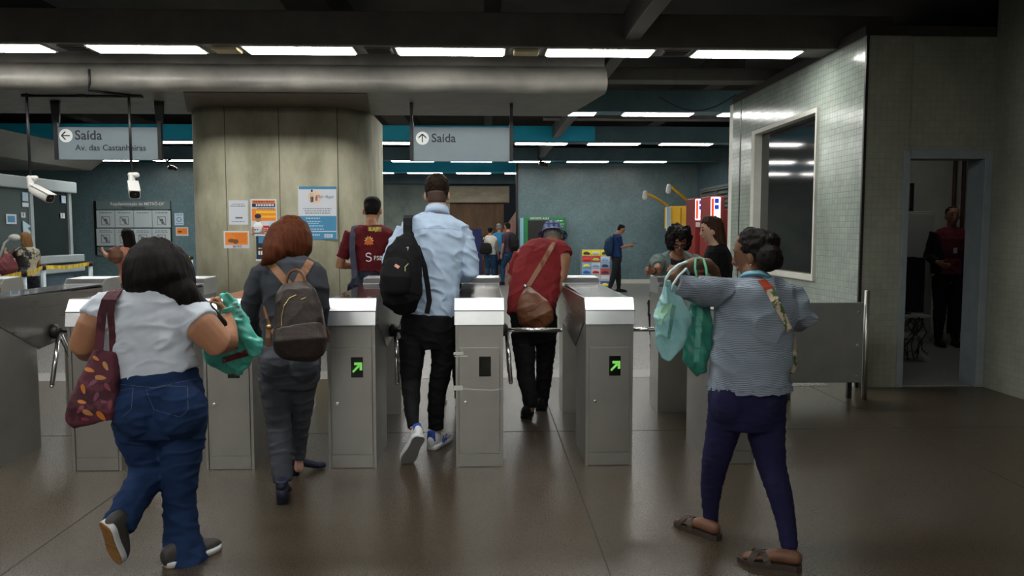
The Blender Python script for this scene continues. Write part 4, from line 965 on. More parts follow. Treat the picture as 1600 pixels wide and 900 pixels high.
    if shoes:
        for i, a in enumerate(G):
            e = a[-1][0]; lift = legs[i][2]; ff = (f*math.cos(lift)-u*math.sin(lift)); uu = (u*math.cos(lift)+f*math.sin(lift))
            hl = e-uu*(.045*H-.005)-ff*.055; shoe(root, hl, hl+ff*.155*H, uu, .042, shoe_m, None)
    # hair
    if hairkind == 'short':
        mb = MB(); mb.loft([(Wh(0, -.022, .0), .074*hs, .082*hs, hr), (Wh(0, -.015, .04), .082*hs, .098*hs, hr), (Wh(0, -.01, .075), .076*hs, .096*hs, hr), (Wh(0, -.012, .1), .056*hs, .07*hs, hr)], side=hr, n=18, ck=.3)
        mb.loft([(Wh(0, -.05, -.03), .06*hs, .04*hs, hr), (Wh(0, -.035, .03), .075*hs, .07*hs, hr)], side=hr, n=14)
        fuse('hair', mb, hair_m, root, vox*.8, 1, curl_disp(.003, 50))
    elif hairkind == 'cropped':
        mb = MB(); mb.loft([(Wh(0, -.045, -.055), .052*hs, .045*hs, hr), (Wh(0, -.04, -.02), .066*hs, .07*hs, hr), (Wh(0, -.02, .02), .078*hs, .085*hs, hr)], side=hr, n=18, ck=.3); mb.loft([(Wh(0, -.02, .01), .072*hs, .08*hs, hr), (Wh(0, -.012, .045), .080*hs, .099*hs, hr), (Wh(0, -.004, .078), .074*hs, .096*hs, hr), (Wh(0, -.006, .102), .055*hs, .075*hs, hr)], side=hr, n=18, ck=.3); fuse('hair', mb, hair_m, root, vox*.8, 1)
    elif hairkind == 'curly':
        mb = MB(); rr = random.Random(4)
        for i in range(150):
            a = rr.uniform(-PI, PI); z = rr.uniform(-.06, .12); 
            if abs(a) < .62 and z < .045: continue
            rad = math.sqrt(max(.05, 1-((z-.02)/.13)**2)); mb.ball(Wh(math.sin(a)*.1*rad, math.cos(a)*.115*rad-.012, z), .026*hs, 8)
        mb.loft([(Wh(0, -.03, -.04), .07*hs, .07*hs, hr), (Wh(0, -.02, .04), .09*hs, .1*hs, hr), (Wh(0, -.005, .085), .088*hs, .10*hs, hr), (Wh(0, -.005, .115), .066*hs, .075*hs, hr)], side=hr, n=16, ck=.3)
        fuse('hair', mb, hair_m, root, .009, 0, curl_disp(.012, 55))
    elif hairkind == 'long':
        mb = MB(); mb.loft([(Wh(0, -.008, .118), .062*hs, .075*hs, hr), (Wh(0, -.004, .095), .083*hs, .098*hs, hr), (Wh(0, -.012, .06), .090*hs, .096*hs, hr), (Wh(0, -.035, .02), .094*hs, .088*hs, hr), (Wh(0, -.05, -.03), .096*hs, .075*hs, hr), (Wh(0, -.07, -.1), .1*hs, .055*hs, hr), (Wh(0, -.085, -.17), .088*hs, .04*hs, hr), (Wh(0, -.09, -.23), .06*hs, .03*hs, hr)], side=hr, n=20, ck=.3)
        fuse('hair', mb, hair_m, root, vox*.8, 1, strand_disp(.008, c=Wh(0, 0, 0)))
    return dict(root=root, body=body, top=top, W=W, Wh=Wh, A=A, G=G, f=f, r=r, hs=hs, H=H)
# ================================================================ FOREGROUND FIGURES (traced with their own depths)
def limb(rows): return [S(*q) for q in rows]
def tors(rows, k=.62): return [S(px, py, Y, hw, k, X3) for px, py, Y, hw in rows]
def deepen(secs, ks): return [(c[0], c[1], c[2]*q)+tuple(c[3:]) for c, q in zip(secs, ks)]
# ---------------------------------------------------------------- 1: woman in white tee and jeans
base = PZ(285, 884); r1 = person('long black-haired woman in a white tee and blue flared jeans, striding left', (base.x-.1, base.y, 0))
T = tors([(226, 452, 3.56, 26), (228, 462, 3.55, 52), (228, 478, 3.53, 68), (229, 505, 3.51, 68), (232, 535, 3.50, 63), (238, 562, 3.50, 62), (243, 585, 3.50, 64)], .66)
AL = limb([(160, 484, 3.52, 24), (143, 512, 3.47, 23), (130, 538, 3.46, 20), (136, 548, 3.6, 17), (152, 548, 3.75, 14), (168, 545, 3.88, 10)])
AR = limb([(295, 488, 3.54, 25), (318, 512, 3.50, 26), (342, 536, 3.50, 23), (352, 533, 3.60, 20), (354, 512, 3.70, 16), (349, 490, 3.78, 12)])
HIP = tors([(243, 583, 3.50, 63), (246, 610, 3.49, 68), (250, 645, 3.48, 72), (252, 672, 3.49, 66)], .74)
LL = limb([(218, 655, 3.48, 42), (226, 690, 3.50, 37), (233, 726, 3.53, 31), (226, 752, 3.48, 28), (206, 782, 3.38, 25), (190, 812, 3.30, 25), (184, 826, 3.27, 26)])
LR = limb([(286, 655, 3.48, 38), (284, 700, 3.50, 33), (281, 745, 3.52, 27), (281, 785, 3.54, 25), (283, 825, 3.54, 26), (287, 855, 3.53, 30), (290, 874, 3.52, 34), (291, 883, 3.52, 36)])
mb = MB(); mb.loft(scl(T, .9), side=X3, n=20); mb.loft(scl(HIP[:2], .8), side=X3, n=20, ck=.3)
for a in (AL, AR): mb.loft(a, n=14)
for a in (LL[:-1], LR[:-1]): mb.loft(scl(a, .62), n=12)
hc = P(246, 418, 3.60); Wh, hr = head_shapes(mb, hc, (.25, .95, -.25), (0, .15, 1), .98)
mb.loft([(P(230, 458, 3.56), .06, .06), (P(240, 440, 3.58), .055, .055)], n=12)
wr = P(349, 490, 3.78); hand_shapes(mb, wr, P(342, 472, 3.78)-wr, (-.6, -.35, .1), (-.3, -1, 0), .9, (1.0, 1.4, 1.0), .9)
wr = P(168, 545, 3.88); hand_shapes(mb, wr, (.5, .8, 0), (0, 0, -1), (-1, 0, 0), .9)
fuse('body', mb, [SK1, DK, LP], r1, .007, 2, zone=face_zone(Wh, 1))
tee = clothmat('white_tee', (.62,.68,.76), (.56,.62,.70), bump=.15)
mb = MB(); mb.loft(scl(T, 1.03, .004), side=X3, n=24, rnd=False)
mb.loft([S(190, 475, 3.54, 26), S(160, 484, 3.52, 27), S(147, 500, 3.49, 27)], n=16, rnd=False); mb.loft([S(262, 474, 3.55, 26), S(295, 486, 3.54, 28), S(317, 508, 3.505, 29)], n=16, rnd=False)
t1 = fuse('tee_shirt', mb, tee, r1, .007, 2, cloth_disp(.011, 6, 13, 3, twist=.9))
den = clothmat('denim', (.008,.024,.075), (.014,.038,.11), bump=.3, bs=500, ns=5)
mb = MB(); mb.loft(scl(HIP, 1.0), side=X3, n=26, rnd=False)
for a in (LL, LR): mb.loft(a, n=20, rnd=False)
mb.ball(P(218, 640, 3.40), (.115, .11, .13)).ball(P(283, 640, 3.40), (.115, .11, .13))
j1 = fuse('jeans', mb, den, r1, .0075, 7, cloth_disp(.009, 7, 15, 9, twist=.3))
stitch = mat('stitch', (.09,.12,.2), .7)
def seam(ob, pix, m=stitch, r=.0012, name='seam', k=5):
    pts = [pix_on(ob, a, b, .001)[0] for a, b in interp(pix, k)]; pts = [p for p in pts if p is not None]
    if len(pts) > 2: MB().tube(pts, r, 5).build(name, m, ob)
seam(j1, [(228, 609), (262, 603), (293, 604), (294, 640), (282, 652), (240, 640), (228, 609)], name='back_pocket_seam'); seam(j1, [(182, 612), (208, 606), (205, 640), (190, 652)], name='back_pocket_seam')
seam(j1, [(184, 600), (240, 606), (306, 592)], name='waistband_seam')
mb = MB()
mb.loft([S(243, 381, 3.6, 24), S(243, 392, 3.59, 38), S(245, 410, 3.58, 48), S(248, 432, 3.56, 52), S(252, 452, 3.53, 50)], n=26, ck=.35)
mb.loft([S(252, 425, 3.58, 44), S(264, 446, 3.54, 38), S(284, 464, 3.52, 28), S(306, 480, 3.55, 19), S(328, 494, 3.61, 14), S(345, 508, 3.63, 11), S(355, 530, 3.62, 5)], n=20)
mb.loft([S(225, 440, 3.55, 27), S(232, 456, 3.53, 22), S(248, 466, 3.52, 16)], n=16)
fuse('hair', mb, HK, r1, .008, 5, strand_disp(.006, c=hc))
w_, g_, tan = C('shoe_white', (.6,.62,.64)), C('shoe_grey', (.045,.043,.04)), mat('gum_sole', (.36,.17,.04), .6, col2=(.2,.09,.02), ns=3, stretch=(1,1,30))
hl, tl = PZ(266, 886), PZ(338, 858); tl = hl+(tl-hl).normalized()*.26
shoe(r1, hl+Vector((-.02,-.01,.0)), tl, (0, 0, 1), .044, g_, w_, tan, 'slip_on_shoe')
hl, tl = P(164, 826, 3.20), P(182, 880, 3.30); d = (tl-hl); hl = tl-d.normalized()*.24
shoe(r1, hl, tl, Vector((.55, .75, .35)), .044, g_, w_, tan, 'slip_on_shoe')
# tote bag on her shoulder
rt = empty('tote_bag', P(148, 668, 3.36), 'burgundy tote bag with orange leaf print on the shoulder of the white-tee woman', 'bag')
m = mat('tote_fabric', (.05,.008,.016), .8, col2=(.10,.02,.035), ns=9, bump=.2, bs=60, lo=.45, hi=.5)
mb = MB(); mb.loft([S(166, 548, 3.40, 19, .5), S(160, 575, 3.38, 25, .55), S(153, 610, 3.36, 32, .6), S(147, 640, 3.34, 37, .6), S(145, 655, 3.34, 37, .5), S(147, 661, 3.34, 30, .4)], side=Vector((1, .2, .25)), n=24, rnd=False, sq=3)
tb = fuse('bag_body', mb, m, rt, .007, 2, cloth_disp(.008, 9, 9, 5))
rr = random.Random(8)
lc = [C('leaf_orange', (.55,.17,.02)), C('leaf_ochre', (.45,.2,.05)), C('leaf_rose', (.22,.04,.06)), C('leaf_plum', (.16,.03,.07))]
for i, (px, py, an, L, ci) in enumerate(((130, 608, 1.3, 8, 0), (157, 590, .1, 9, 1), (165, 572, 1.1, 8, 1), (137, 645, .4, 9, 1), (158, 650, .8, 10, 0), (125, 640, 2.3, 8, 2), (150, 620, 2.0, 8, 3), (168, 605, .9, 8, 2), (140, 578, .3, 8, 0), (172, 633, 1.7, 8, 2), (145, 598, 2.5, 8, 3), (128, 628, .2, 7, 0), (133, 655, .1, 7, 2), (150, 560, .6, 6, 0), (163, 628, .2, 6, 3))):
    pol = []
    for k in range(12): t = 2*PI*k/12; x = math.cos(t)*L; y = math.sin(t)*L*.42*(1-.3*math.cos(t)); pol.append((px+x*math.cos(an)-y*math.sin(an), py+x*math.sin(an)+y*math.cos(an)))
    o = decal(tb, [pol], lc[ci], 'leaf_print', .003)
def strap3(pts, hw, m, name, parent, th=.006, side=None):
    P_ = [Vector(p) for p in pts]; 
    sd = Vector(side) if side is not None else Vector((1, 0, 0)); S_ = []
    for i in range(len(P_)):
        t = (P_[min(i+1, len(P_)-1)]-P_[max(i-1, 0)]).normalized(); S_.append((sd-t*sd.dot(t)).normalized()*hw)
    N_ = [ (P_[min(i+1, len(P_)-1)]-P_[max(i-1, 0)]).normalized().cross(S_[i]).normalized()*th for i in range(len(P_))]
    return MB().strip(P_, S_, N_).build(name, m, parent)
strap3([P(153, 556, 3.37), P(156, 520, 3.38), P(159, 490, 3.37), P(165, 468, 3.38), P(174, 456, 3.44), P(184, 452, 3.55), P(192, 458, 3.66), P(194, 480, 3.72)], .018, m, 'handle', rt)
strap3([P(176, 552, 3.40), P(175, 520, 3.38), P(172, 492, 3.36), P(176, 468, 3.37), P(184, 455, 3.43), P(194, 450, 3.55), P(200, 458, 3.66), P(200, 480, 3.72)], .014, m, 'handle', rt)
# mint plastic bag in her right hand
M['mint'] = mat('mint_plastic', (.06,.50,.40), .3, col2=(.12,.62,.50), ns=10, bump=.5, bs=14, spec=.6, trans=.15)
gb = empty('plastic_bag', P(365, 580, 3.9), 'mint green plastic bag with dark red print, gripped by the white-tee woman', 'bag')
mb = MB(); mb.loft([S(352, 462, 3.84, 7, .6), S(358, 472, 3.85, 13, .5), S(364, 500, 3.87, 24, .45), S(362, 530, 3.90, 38, .4), S(354, 556, 3.92, 40, .4), S(348, 572, 3.92, 32, .3), S(345, 577, 3.92, 20, .2)], side=Vector((1, 0, .18)), n=26)
mb.loft([S(364, 480, 3.82, 10, .6), S(380, 512, 3.80, 13, .6), S(396, 538, 3.80, 14, .6), S(401, 552, 3.80, 9, .6)], n=18)
g1 = fuse('bag_body', mb, M['mint'], gb, .007, 1, cloth_disp(.016, 16, 7, 2, twist=1.1))
decal(g1, [[(348, 568), (388, 556), (386, 546), (347, 559)]], C('maroon_ink', (.16,.02,.025)), 'maroon_print', .006)
decal(g1, [[(354, 550), (372, 545), (368, 536), (352, 541)]], C('maroon_ink', (.16,.02,.025)), 'maroon_print', .006)
decal(g1, [[(361, 474), (371, 473), (372, 476), (362, 477)], [(364, 480), (374, 478), (375, 481), (365, 483)], [(368, 487), (378, 485), (379, 488), (369, 490)], [(372, 494), (380, 492), (382, 495), (374, 498)]], C('grey_print', (.12,.14,.16)), 'grey_print', .006)
mb = MB()
for k in range(3): mb.tube([P(330+k*3, 481+k*3, 3.78), P(340, 487+k*2, 3.70), P(352, 484+k*2, 3.70), P(362, 480+k*2, 3.78)], .006, 8)
mb.build('bag_handle', M['mint'], gb)

# ---------------------------------------------------------------- 2: red-haired woman in grey suit with monogram backpack
base = PZ(442, 785); r2 = person('red-haired woman in a dark grey suit and navy heels with a brown backpack', (base.x, base.y, 0))
T = tors([(462, 398, 4.56, 14), (461, 406, 4.55, 32), (458, 418, 4.53, 47), (457, 445, 4.50, 46), (456, 480, 4.50, 42), (456, 515, 4.49, 43), (455, 545, 4.48, 46)], .58)
AL = limb([(422, 418, 4.53, 14), (408, 428, 4.53, 17), (397, 455, 4.52, 16), (389, 490, 4.54, 15), (392, 515, 4.62, 13), (402, 530, 4.78, 11), (412, 536, 4.9, 8)])
AR = limb([(486, 417, 4.53, 14), (496, 428, 4.53, 15), (500, 450, 4.52, 14), (502, 482, 4.54, 13), (501, 505, 4.64, 11), (497, 515, 4.82, 9), (490, 516, 4.92, 8)])
HIP = tors([(454, 540, 4.48, 46), (453, 560, 4.47, 49), (452, 585, 4.47, 48), (451, 600, 4.48, 44)], .66)
LL = limb([(430, 590, 4.47, 27), (432, 630, 4.46, 22), (436, 665, 4.46, 19), (438, 700, 4.42, 17.5), (441, 735, 4.38, 16), (442, 754, 4.36, 15)])
LR = limb([(472, 590, 4.50, 25), (471, 630, 4.56, 19), (468, 665, 4.62, 16), (467, 695, 4.68, 13), (467, 716, 4.70, 11)])
mb = MB(); mb.loft(scl(T, .85), side=X3, n=18); mb.loft(scl(HIP[:2], .8), side=X3, n=18, ck=.3)
for a in (AL, AR): mb.loft(scl(a[1:-1], .65)+[a[-1]], n=12)
for a in (LL, LR): mb.loft(scl(a, .55)+[(a[-1][0]-Vector((0, 0, .06)), .03, .03)], n=12)
hc = P(457, 372, 4.62); Wh, hr = head_shapes(mb, hc, (-.1, 1, -.1), (0, .1, 1), .97)
mb.loft([(P(462, 406, 4.56), .05, .05), (P(459, 390, 4.6), .048, .048)], n=12)
for a, dd in ((AL, Vector((.3, .9, .1))), (AR, Vector((-.3, .9, .1)))): hand_shapes(mb, a[-1][0], dd, (0, 0, -1), (-dd.x, 0, 0), .9)
fuse('body', mb, [SK2, DK, LP], r2, .008, 1, zone=face_zone(Wh, 1))
suit = clothmat('grey_suit', (.040,.046,.056), (.05,.056,.066), bump=.15); suit2 = clothmat('grey_trousers', (.058,.064,.078), (.068,.075,.09), bump=.15)
mb = MB(); mb.loft(scl(T, 1.02, .004), side=X3, n=24, rnd=False)
for a in (AL, AR): mb.loft(scl(cut(a, 0, .93), 1.02), n=16, rnd=False)
jk = fuse('jacket', mb, suit, r2, .008, 2, cloth_disp(.008, 6, 8, 1))
mb = MB(); mb.loft([S(462, 392, 4.57, 15, .9), S(462, 405, 4.55, 20, .9)], n=20, rnd=False); mb.build('collar', suit, jk)
mb = MB(); mb.loft(HIP, side=X3, n=24, rnd=False)
for a in (LL, LR): mb.loft(a, n=18, rnd=False)
mb.ball(P(430, 572, 4.40), (.09, .08, .1)).ball(P(474, 572, 4.40), (.09, .08, .1))
tr = fuse('trousers', mb, suit2, r2, .008, 7, cloth_disp(.007, 6, 16, 4, twist=.2))
mb = MB(); mb.loft([S(455, 341, 4.62, 15), S(455, 350, 4.62, 25), S(455, 366, 4.60, 32), S(453, 384, 4.58, 34), S(446, 398, 4.55, 30)], n=24, ck=.35)
mb.loft([S(442, 368, 4.58, 24), S(436, 384, 4.54, 25), S(428, 398, 4.48, 20), S(419, 406, 4.45, 12), S(411, 412, 4.44, 4)], n=18)
mb.loft([S(474, 372, 4.58, 14), S(474, 386, 4.55, 14), S(470, 396, 4.53, 9)], n=14)
fuse('hair', mb, HR, r2, .008, 4, strand_disp(.0045, c=hc, seed=5))
nv = mat('navy_shoe', (.008,.012,.035), .5)
def heel_shoe(root, px, py, Y, dirv, hh):
    g = P(px, py, Y); g.z = 0; f = Vector(dirv).normalized(); s_ = f.cross(Vector((0, 0, 1)))
    mb = MB(); mb.loft([(g+Vector((0, 0, hh+.065)), .034, .036, s_), (g+Vector((0, 0, hh+.02))+f*.01, .036, .045, s_)], side=s_, n=16, rnd=False)
    mb.loft([(g+Vector((0, 0, hh+.03))-f*.01, .033, .03, s_), (g+f*.07+Vector((0, 0, hh*.7+.02)), .036, .025, s_), (g+f*.15+Vector((0, 0, .03)), .042, .022, s_), (g+f*.2+Vector((0, 0, .022)), .03, .018, s_)], side=s_, n=16)
    o = fuse('heeled_shoe', mb, nv, root, .006, 1)
    MB().loft([(g+Vector((0, 0, 0)), .030, .027, s_), (g+Vector((0, 0, hh+.03)), .034, .032, s_)], side=s_, n=14, rnd=False).build('heel', nv, o)
yy = PZ(442, 787).y; heel_shoe(r2, 441, 787, yy, (-.15, 1, 0), .075)
yy = PZ(462, 742).y; heel_shoe(r2, 461, 742, yy, (.75, .7, 0), .06)
bp_ = empty('backpack', P(470, 555, 4.25), 'brown monogram-print backpack with tan leather straps on the red-haired woman', 'backpack')
mg = bpy.data.materials.new('monogram'); mg.use_nodes = True; nt = mg.node_tree; b = nt.nodes['Principled BSDF']; b.inputs['Roughness'].default_value = .5
tc = nd(nt, 'ShaderNodeTexCoord'); ck = nd(nt, 'ShaderNodeTexVoronoi', Scale=85); ck.feature = 'F1'; ck.inputs['Randomness'].default_value = .25; cr = nd(nt, 'ShaderNodeMapRange'); cr.inputs[1].default_value = .25; cr.inputs[2].default_value = .4
mx = nd(nt, 'ShaderNodeMix', data_type='RGBA'); mx.inputs[6].default_value = (.05,.033,.026,1); mx.inputs[7].default_value = (.022,.012,.009,1)
nt.links.new(tc.outputs['Object'], ck.inputs[0]); nt.links.new(ck.outputs['Distance'], cr.inputs[0]); nt.links.new(cr.outputs[0], mx.inputs[0]); nt.links.new(mx.outputs[2], b.inputs['Base Color'])
mb = MB(); mb.loft([S(462, 447, 4.24, 22, .8), S(463, 458, 4.22, 31, .75), S(466, 480, 4.20, 35, .72), S(468, 500, 4.19, 38, .72), S(470, 530, 4.18, 40, .74), S(470, 545, 4.19, 38, .7), S(470, 552, 4.20, 32, .6)], side=X3, n=30, sq=2.8, rnd=False)
b1 = fuse('bag_body', mb, mg, bp_, .007, 3, cloth_disp(.006, 8, 6, 6))
lth = mat('tan_leather', (.24,.11,.05), .5, col2=(.25,.115,.055), ns=8); gold = mat('gold', (.6,.42,.2), .3, metal=1)
mb = MB(); mb.loft([S(467, 514, 4.17, 39, .72), S(469, 532, 4.145, 41, .74), S(469, 545, 4.15, 39, .7), S(469, 551, 4.17, 32, .6)], side=X3, n=30, sq=3, rnd=False); fuse('front_pocket', mb, mg, b1, .007, 3, cloth_disp(.004, 8, 6, 2))
seam(b1, [(440, 511), (440, 495), (444, 478), (452, 466), (463, 461)], gold, .003, 'zip'); seam(b1, [(470, 468), (478, 465)], gold, .003, 'zip')
strap_on(jk, interp([(419, 409), (430, 420), (440, 432), (452, 446)], 3), .022, lth, 'shoulder_strap', bp_)
strap_on(jk, interp([(485, 408), (478, 420), (470, 432), (464, 446)], 3), .022, lth, 'shoulder_strap', bp_)
strap_on(jk, interp([(413, 478), (418, 497), (423, 512), (430, 524)], 3), .010, lth, 'side_strap', bp_)
strap3([P(420, 510, 4.24), P(419, 528, 4.22), P(420, 542, 4.22)], .013, lth, 'strap_end', bp_); MB().ball(P(421, 511, 4.23), (.02, .012, .014)).build('buckle', gold, bp_)
strap3([P(508, 512, 4.24), P(513, 524, 4.26), P(512, 535, 4.26)], .010, lth, 'strap_end', bp_)
hp_ = []; 
for i in range(13): t = PI*i/12; hp_.append(P(462-14*math.cos(t), 446-24*math.sin(t)**.8, 4.22))
strap3(hp_, .014, lth, 'top_handle', bp_, .008, side=(0, 1, 0)); 
mb = MB(); mb.loft([(q, .013, .006, Vector((0, 1, 0))) for q in hp_], side=(0, 1, 0), n=10); mb.build('handle_core', lth, bp_)

# ---------------------------------------------------------------- 3: tall man in pale blue shirt with black backpack
base = PZ(676, 704); r3 = person('tall man in a pale blue shirt, black trousers and white trainers, back turned', (base.x, base.y-.05, 0))
T = tors([(683, 332, 5.36, 17), (682, 340, 5.35, 32), (681, 350, 5.34, 50), (680, 368, 5.32, 54), (678, 395, 5.30, 49), (675, 430, 5.29, 44), (673, 465, 5.28, 42), (672, 497, 5.27, 41)], .56)
AL = limb([(636, 362, 5.34, 19), (620, 392, 5.30, 17), (609, 424, 5.30, 15), (612, 440, 5.4, 13), (630, 448, 5.6, 11), (648, 448, 5.75, 8)])
AR = limb([(722, 364, 5.34, 17), (731, 395, 5.30, 15), (736, 424, 5.30, 13.5), (730, 431, 5.42, 12), (716, 430, 5.6, 10), (702, 424, 5.75, 8)])
HIP = tors([(671, 490, 5.27, 43), (670, 505, 5.27, 44), (669, 525, 5.28, 44), (668, 540, 5.29, 40)], .62)
LL = limb([(645, 530, 5.27, 23), (643, 565, 5.24, 19), (642, 600, 5.22, 16), (643, 635, 5.08, 12.5), (646, 668, 4.98, 9.5)])
LR = limb([(692, 530, 5.29, 22), (692, 565, 5.30, 18), (684, 605, 5.32, 15), (681, 640, 5.34, 13.5), (681, 669, 5.36, 12.5)])
mb = MB(); mb.loft(scl(T, .85), side=X3, n=18); mb.loft(scl(HIP[:2], .8), side=X3, n=18, ck=.3)
for a in (AL, AR): mb.loft(scl(a[:-1], .72)+[a[-1]], n=12)
mb.loft(scl(LL, .62)+[S(652, 676, 4.97, 7)], n=12); mb.loft(scl(LR, .6)+[S(683, 682, 5.36, 7)], n=12)
hc = P(683, 302, 5.42); Wh, hr = head_shapes(mb, hc, (0, 1, -.12), (0, .12, 1), 1.04)
mb.loft([(P(683, 338, 5.36), .07, .07), (P(683, 318, 5.39), .062, .062)], n=14)
for a, dd in ((AL, Vector((.5, .8, .1))), (AR, Vector((-.4, .8, .2)))): hand_shapes(mb, a[-1][0], dd, (0, 0, 1), (dd.x, 0, 0), 1)
fuse('body', mb, [SK2, DK, LP], r3, .007, 1, zone=face_zone(Wh, 1))
sh3 = clothmat('pale_blue_shirt', (.47,.60,.78), (.43,.56,.73), bump=.1)
mb = MB(); mb.loft(scl(T, 1.02, .004), side=X3, n=26, rnd=False)
for a in (AL, AR): mb.loft(scl(cut(a, 0, .93), 1.02), n=16, rnd=False)
s3 = fuse('shirt', mb, sh3, r3, .0075, 2, cloth_disp(.013, 7, 6, 11, twist=1.2))
MB().loft([S(683, 325, 5.38, 17.5, .95), S(682.5, 337, 5.355, 20.5, .95)], n=24, rnd=False).build('collar', sh3, s3)
seam(s3, [(640, 363), (660, 357), (682, 356), (705, 357), (722, 361)], mat('shirt_seam', (.33,.43,.58), .8), .002, 'yoke_seam')
blk = clothmat('black_cloth', (.007,.007,.009), (.010,.010,.012), bump=.15)
mb = MB(); mb.loft(HIP, side=X3, n=22, rnd=False)
for a in (LL, LR): mb.loft(a, n=18, rnd=False)
fuse('trousers', mb, blk, r3, .0075, 2, cloth_disp(.007, 7, 14, 4))
mb = MB()
mb.loft([(Wh(0, -.015, .118), .05, .07, hr), (Wh(0, -.012, .09), .078, .10, hr), (Wh(0, -.014, .05), .086, .106, hr), (Wh(0, -.022, .005), .082, .098, hr), (Wh(0, -.04, -.03), .072, .075, hr)], side=hr, n=24, ck=.3)
fuse('hair', mb, HB, r3, .007, 1, strand_disp(.005, c=hc, fz=40))
mb = MB(); mb.loft([(Wh(0, -.035, -.01), .073, .078, hr), (Wh(0, -.04, -.065), .062, .058, hr)], side=hr, n=20, ck=.3); fuse('faded_nape', mb, mat('hair_fade', (.07,.04,.03), .7), r3, .007, 1)
wt, bl_, gs = C('trainer_white', (.68,.7,.72)), C('trainer_blue', (.02,.07,.35)), C('trainer_sole', (.2,.2,.2))
hl = PZ(676, 702); d = (PZ(703, 686)-hl).normalized()
o, Ws = shoe(r3, hl-d*.03, hl+d*.26, (0, 0, 1), .046, wt, wt, gs, 'trainer', .095, solet=.03)
MB().loft([(Ws(.03, 0, .07), .034, .018, d.cross(Vector((0,0,1)))), (Ws(.04, 0, .125), .030, .016, d.cross(Vector((0,0,1))))], n=14).build('heel_tab', bl_, o)
sg = MB()
for k in range(3):
    for q in (-1, 1): sg.prism([(0, 0)]*0 or [(0,0),(1,0),(0,1)], 'x', 0, 0) if False else sg.strip([Ws(.36+.09*k, q*.042, .032), Ws(.46+.09*k, q*.031, .075)], (Ws(1, 0, 0)-Ws(0, 0, 0)).normalized()*.006, (Ws(0, q*1, 0)-Ws(0, 0, 0)).normalized()*.006)
sg.build('side_stripes', bl_, o)
hl, tl = P(659, 678, 4.86), P(633, 728, 4.98); d = (tl-hl).normalized(); hl = tl-d*.27
o, Ws = shoe(r3, hl, tl, Vector((-.25, .9, .45)), .046, wt, wt, gs, 'trainer', .095, solet=.03)
up = (Ws(0,0,1)-Ws(0,0,0)); MB().loft([(Ws(.03, 0, .07), .034, .018, d.cross(up)), (Ws(.04, 0, .125), .030, .016, d.cross(up))], n=14).build('heel_tab', bl_, o)
MB().tube([Ws(.5, -.03, .09), Ws(.46, -.055, .10), Ws(.52, -.06, .085), Ws(.5, -.03, .09)], .004, 6).build('lace_loop', wt, o)
# black backpack on his left shoulder
bk = empty('backpack', P(632, 487, 5.05), 'black backpack slung on the left shoulder of the tall man in pale blue', 'backpack')
mb = MB(); mb.loft([S(640, 366, 5.10, 8, .9), S(636, 378, 5.07, 18, .9), S(630, 398, 5.04, 28, .8), S(627, 425, 5.02, 32, .75), S(626, 450, 5.02, 33, .75), S(629, 468, 5.03, 31, .7), S(633, 480, 5.05, 21, .6)], side=Vector((1, 0, .12)), n=28, sq=2.5)
b3 = fuse('bag_body', mb, blk, bk, .0075, 2, cloth_disp(.008, 8, 8, 7))
mb = MB(); mb.loft([S(622, 412, 4.95, 20, .5), S(619, 432, 4.93, 24, .5), S(620, 452, 4.94, 22, .5)], side=Vector((1, 0, .2)), n=22, sq=2.6); fuse('front_pocket', mb, clothmat('black_nylon', (.010,.010,.012), bump=.2), b3, .0075, 2)
strap3([P(637, 372, 5.10), P(637, 352, 5.12), P(637, 341, 5.16), P(638, 336, 5.24), P(639, 337, 5.36), P(642, 345, 5.5)], .030, blk, 'shoulder_strap', bk, .012)
strap3([P(652, 385, 5.10), P(663, 415, 5.08), P(668, 445, 5.08), P(671, 470, 5.09), P(667, 490, 5.09)], .017, blk, 'loose_strap', bk, .01)
seam(b3, [(635, 387), (638, 386), (637, 391)], C('metal_pull', (.5,.5,.48), .3), .003, 'zip_pull'); 
for ob in (bk.children[1] if False else [c for c in b3.children if 'pocket' in c.name][0],):
    decal(ob, [[(618, 412), (625, 416), (622, 420), (616, 416)]], C('patch_pink', (.65,.3,.25)), 'logo_patch', .004)
    seam(ob, [(638, 412), (633, 417), (633, 424)], C('lime_cord', (.45,.5,.2)), .003, 'cord')

# ---------------------------------------------------------------- 4: older man in red shirt, plaid cap
base = PZ(832, 655); r4 = person('bent older man in a red shirt and checked blue cap walking through the gate', (base.x, base.y+.1, 0))
T = tors([(862, 380, 6.68, 16), (856, 390, 6.64, 32), (849, 403, 6.58, 40), (842, 425, 6.50, 40), (836, 450, 6.42, 38), (831, 475, 6.36, 36), (829, 494, 6.33, 36)], .6)
AL = limb([(818, 398, 6.60, 15), (809, 420, 6.62, 13), (803, 440, 6.66, 10), (806, 452, 6.8, 9), (812, 458, 6.98, 7.5), (818, 460, 7.1, 6)])
AR = limb([(877, 392, 6.56, 13), (882, 405, 6.50, 11), (878, 430, 6.44, 9), (873, 448, 6.42, 8), (868, 462, 6.38, 6.5)])
HIP = tors([(832, 484, 6.34, 36), (834, 500, 6.32, 37), (836, 520, 6.33, 36), (837, 532, 6.34, 33)], .66)
LL = limb([(817, 520, 6.32, 20), (820, 555, 6.30, 17), (822, 590, 6.28, 14.5), (828, 620, 6.22, 12.5), (829, 638, 6.2, 11)])
LR = limb([(853, 520, 6.36, 18), (852, 555, 6.40, 15), (850, 590, 6.46, 13), (848, 620, 6.5, 10.5), (847, 632, 6.5, 10)])
mb = MB(); mb.loft(scl(T, .86), side=X3, n=18); mb.loft(scl(HIP[:2], .8), side=X3, n=18, ck=.3)
mb.loft(scl(AL[:2], .8)+AL[2:], n=12); mb.loft(scl(AR[:1], .75)+AR[1:], n=12)
for a in (LL, LR): mb.loft(scl(a, .65), n=12)
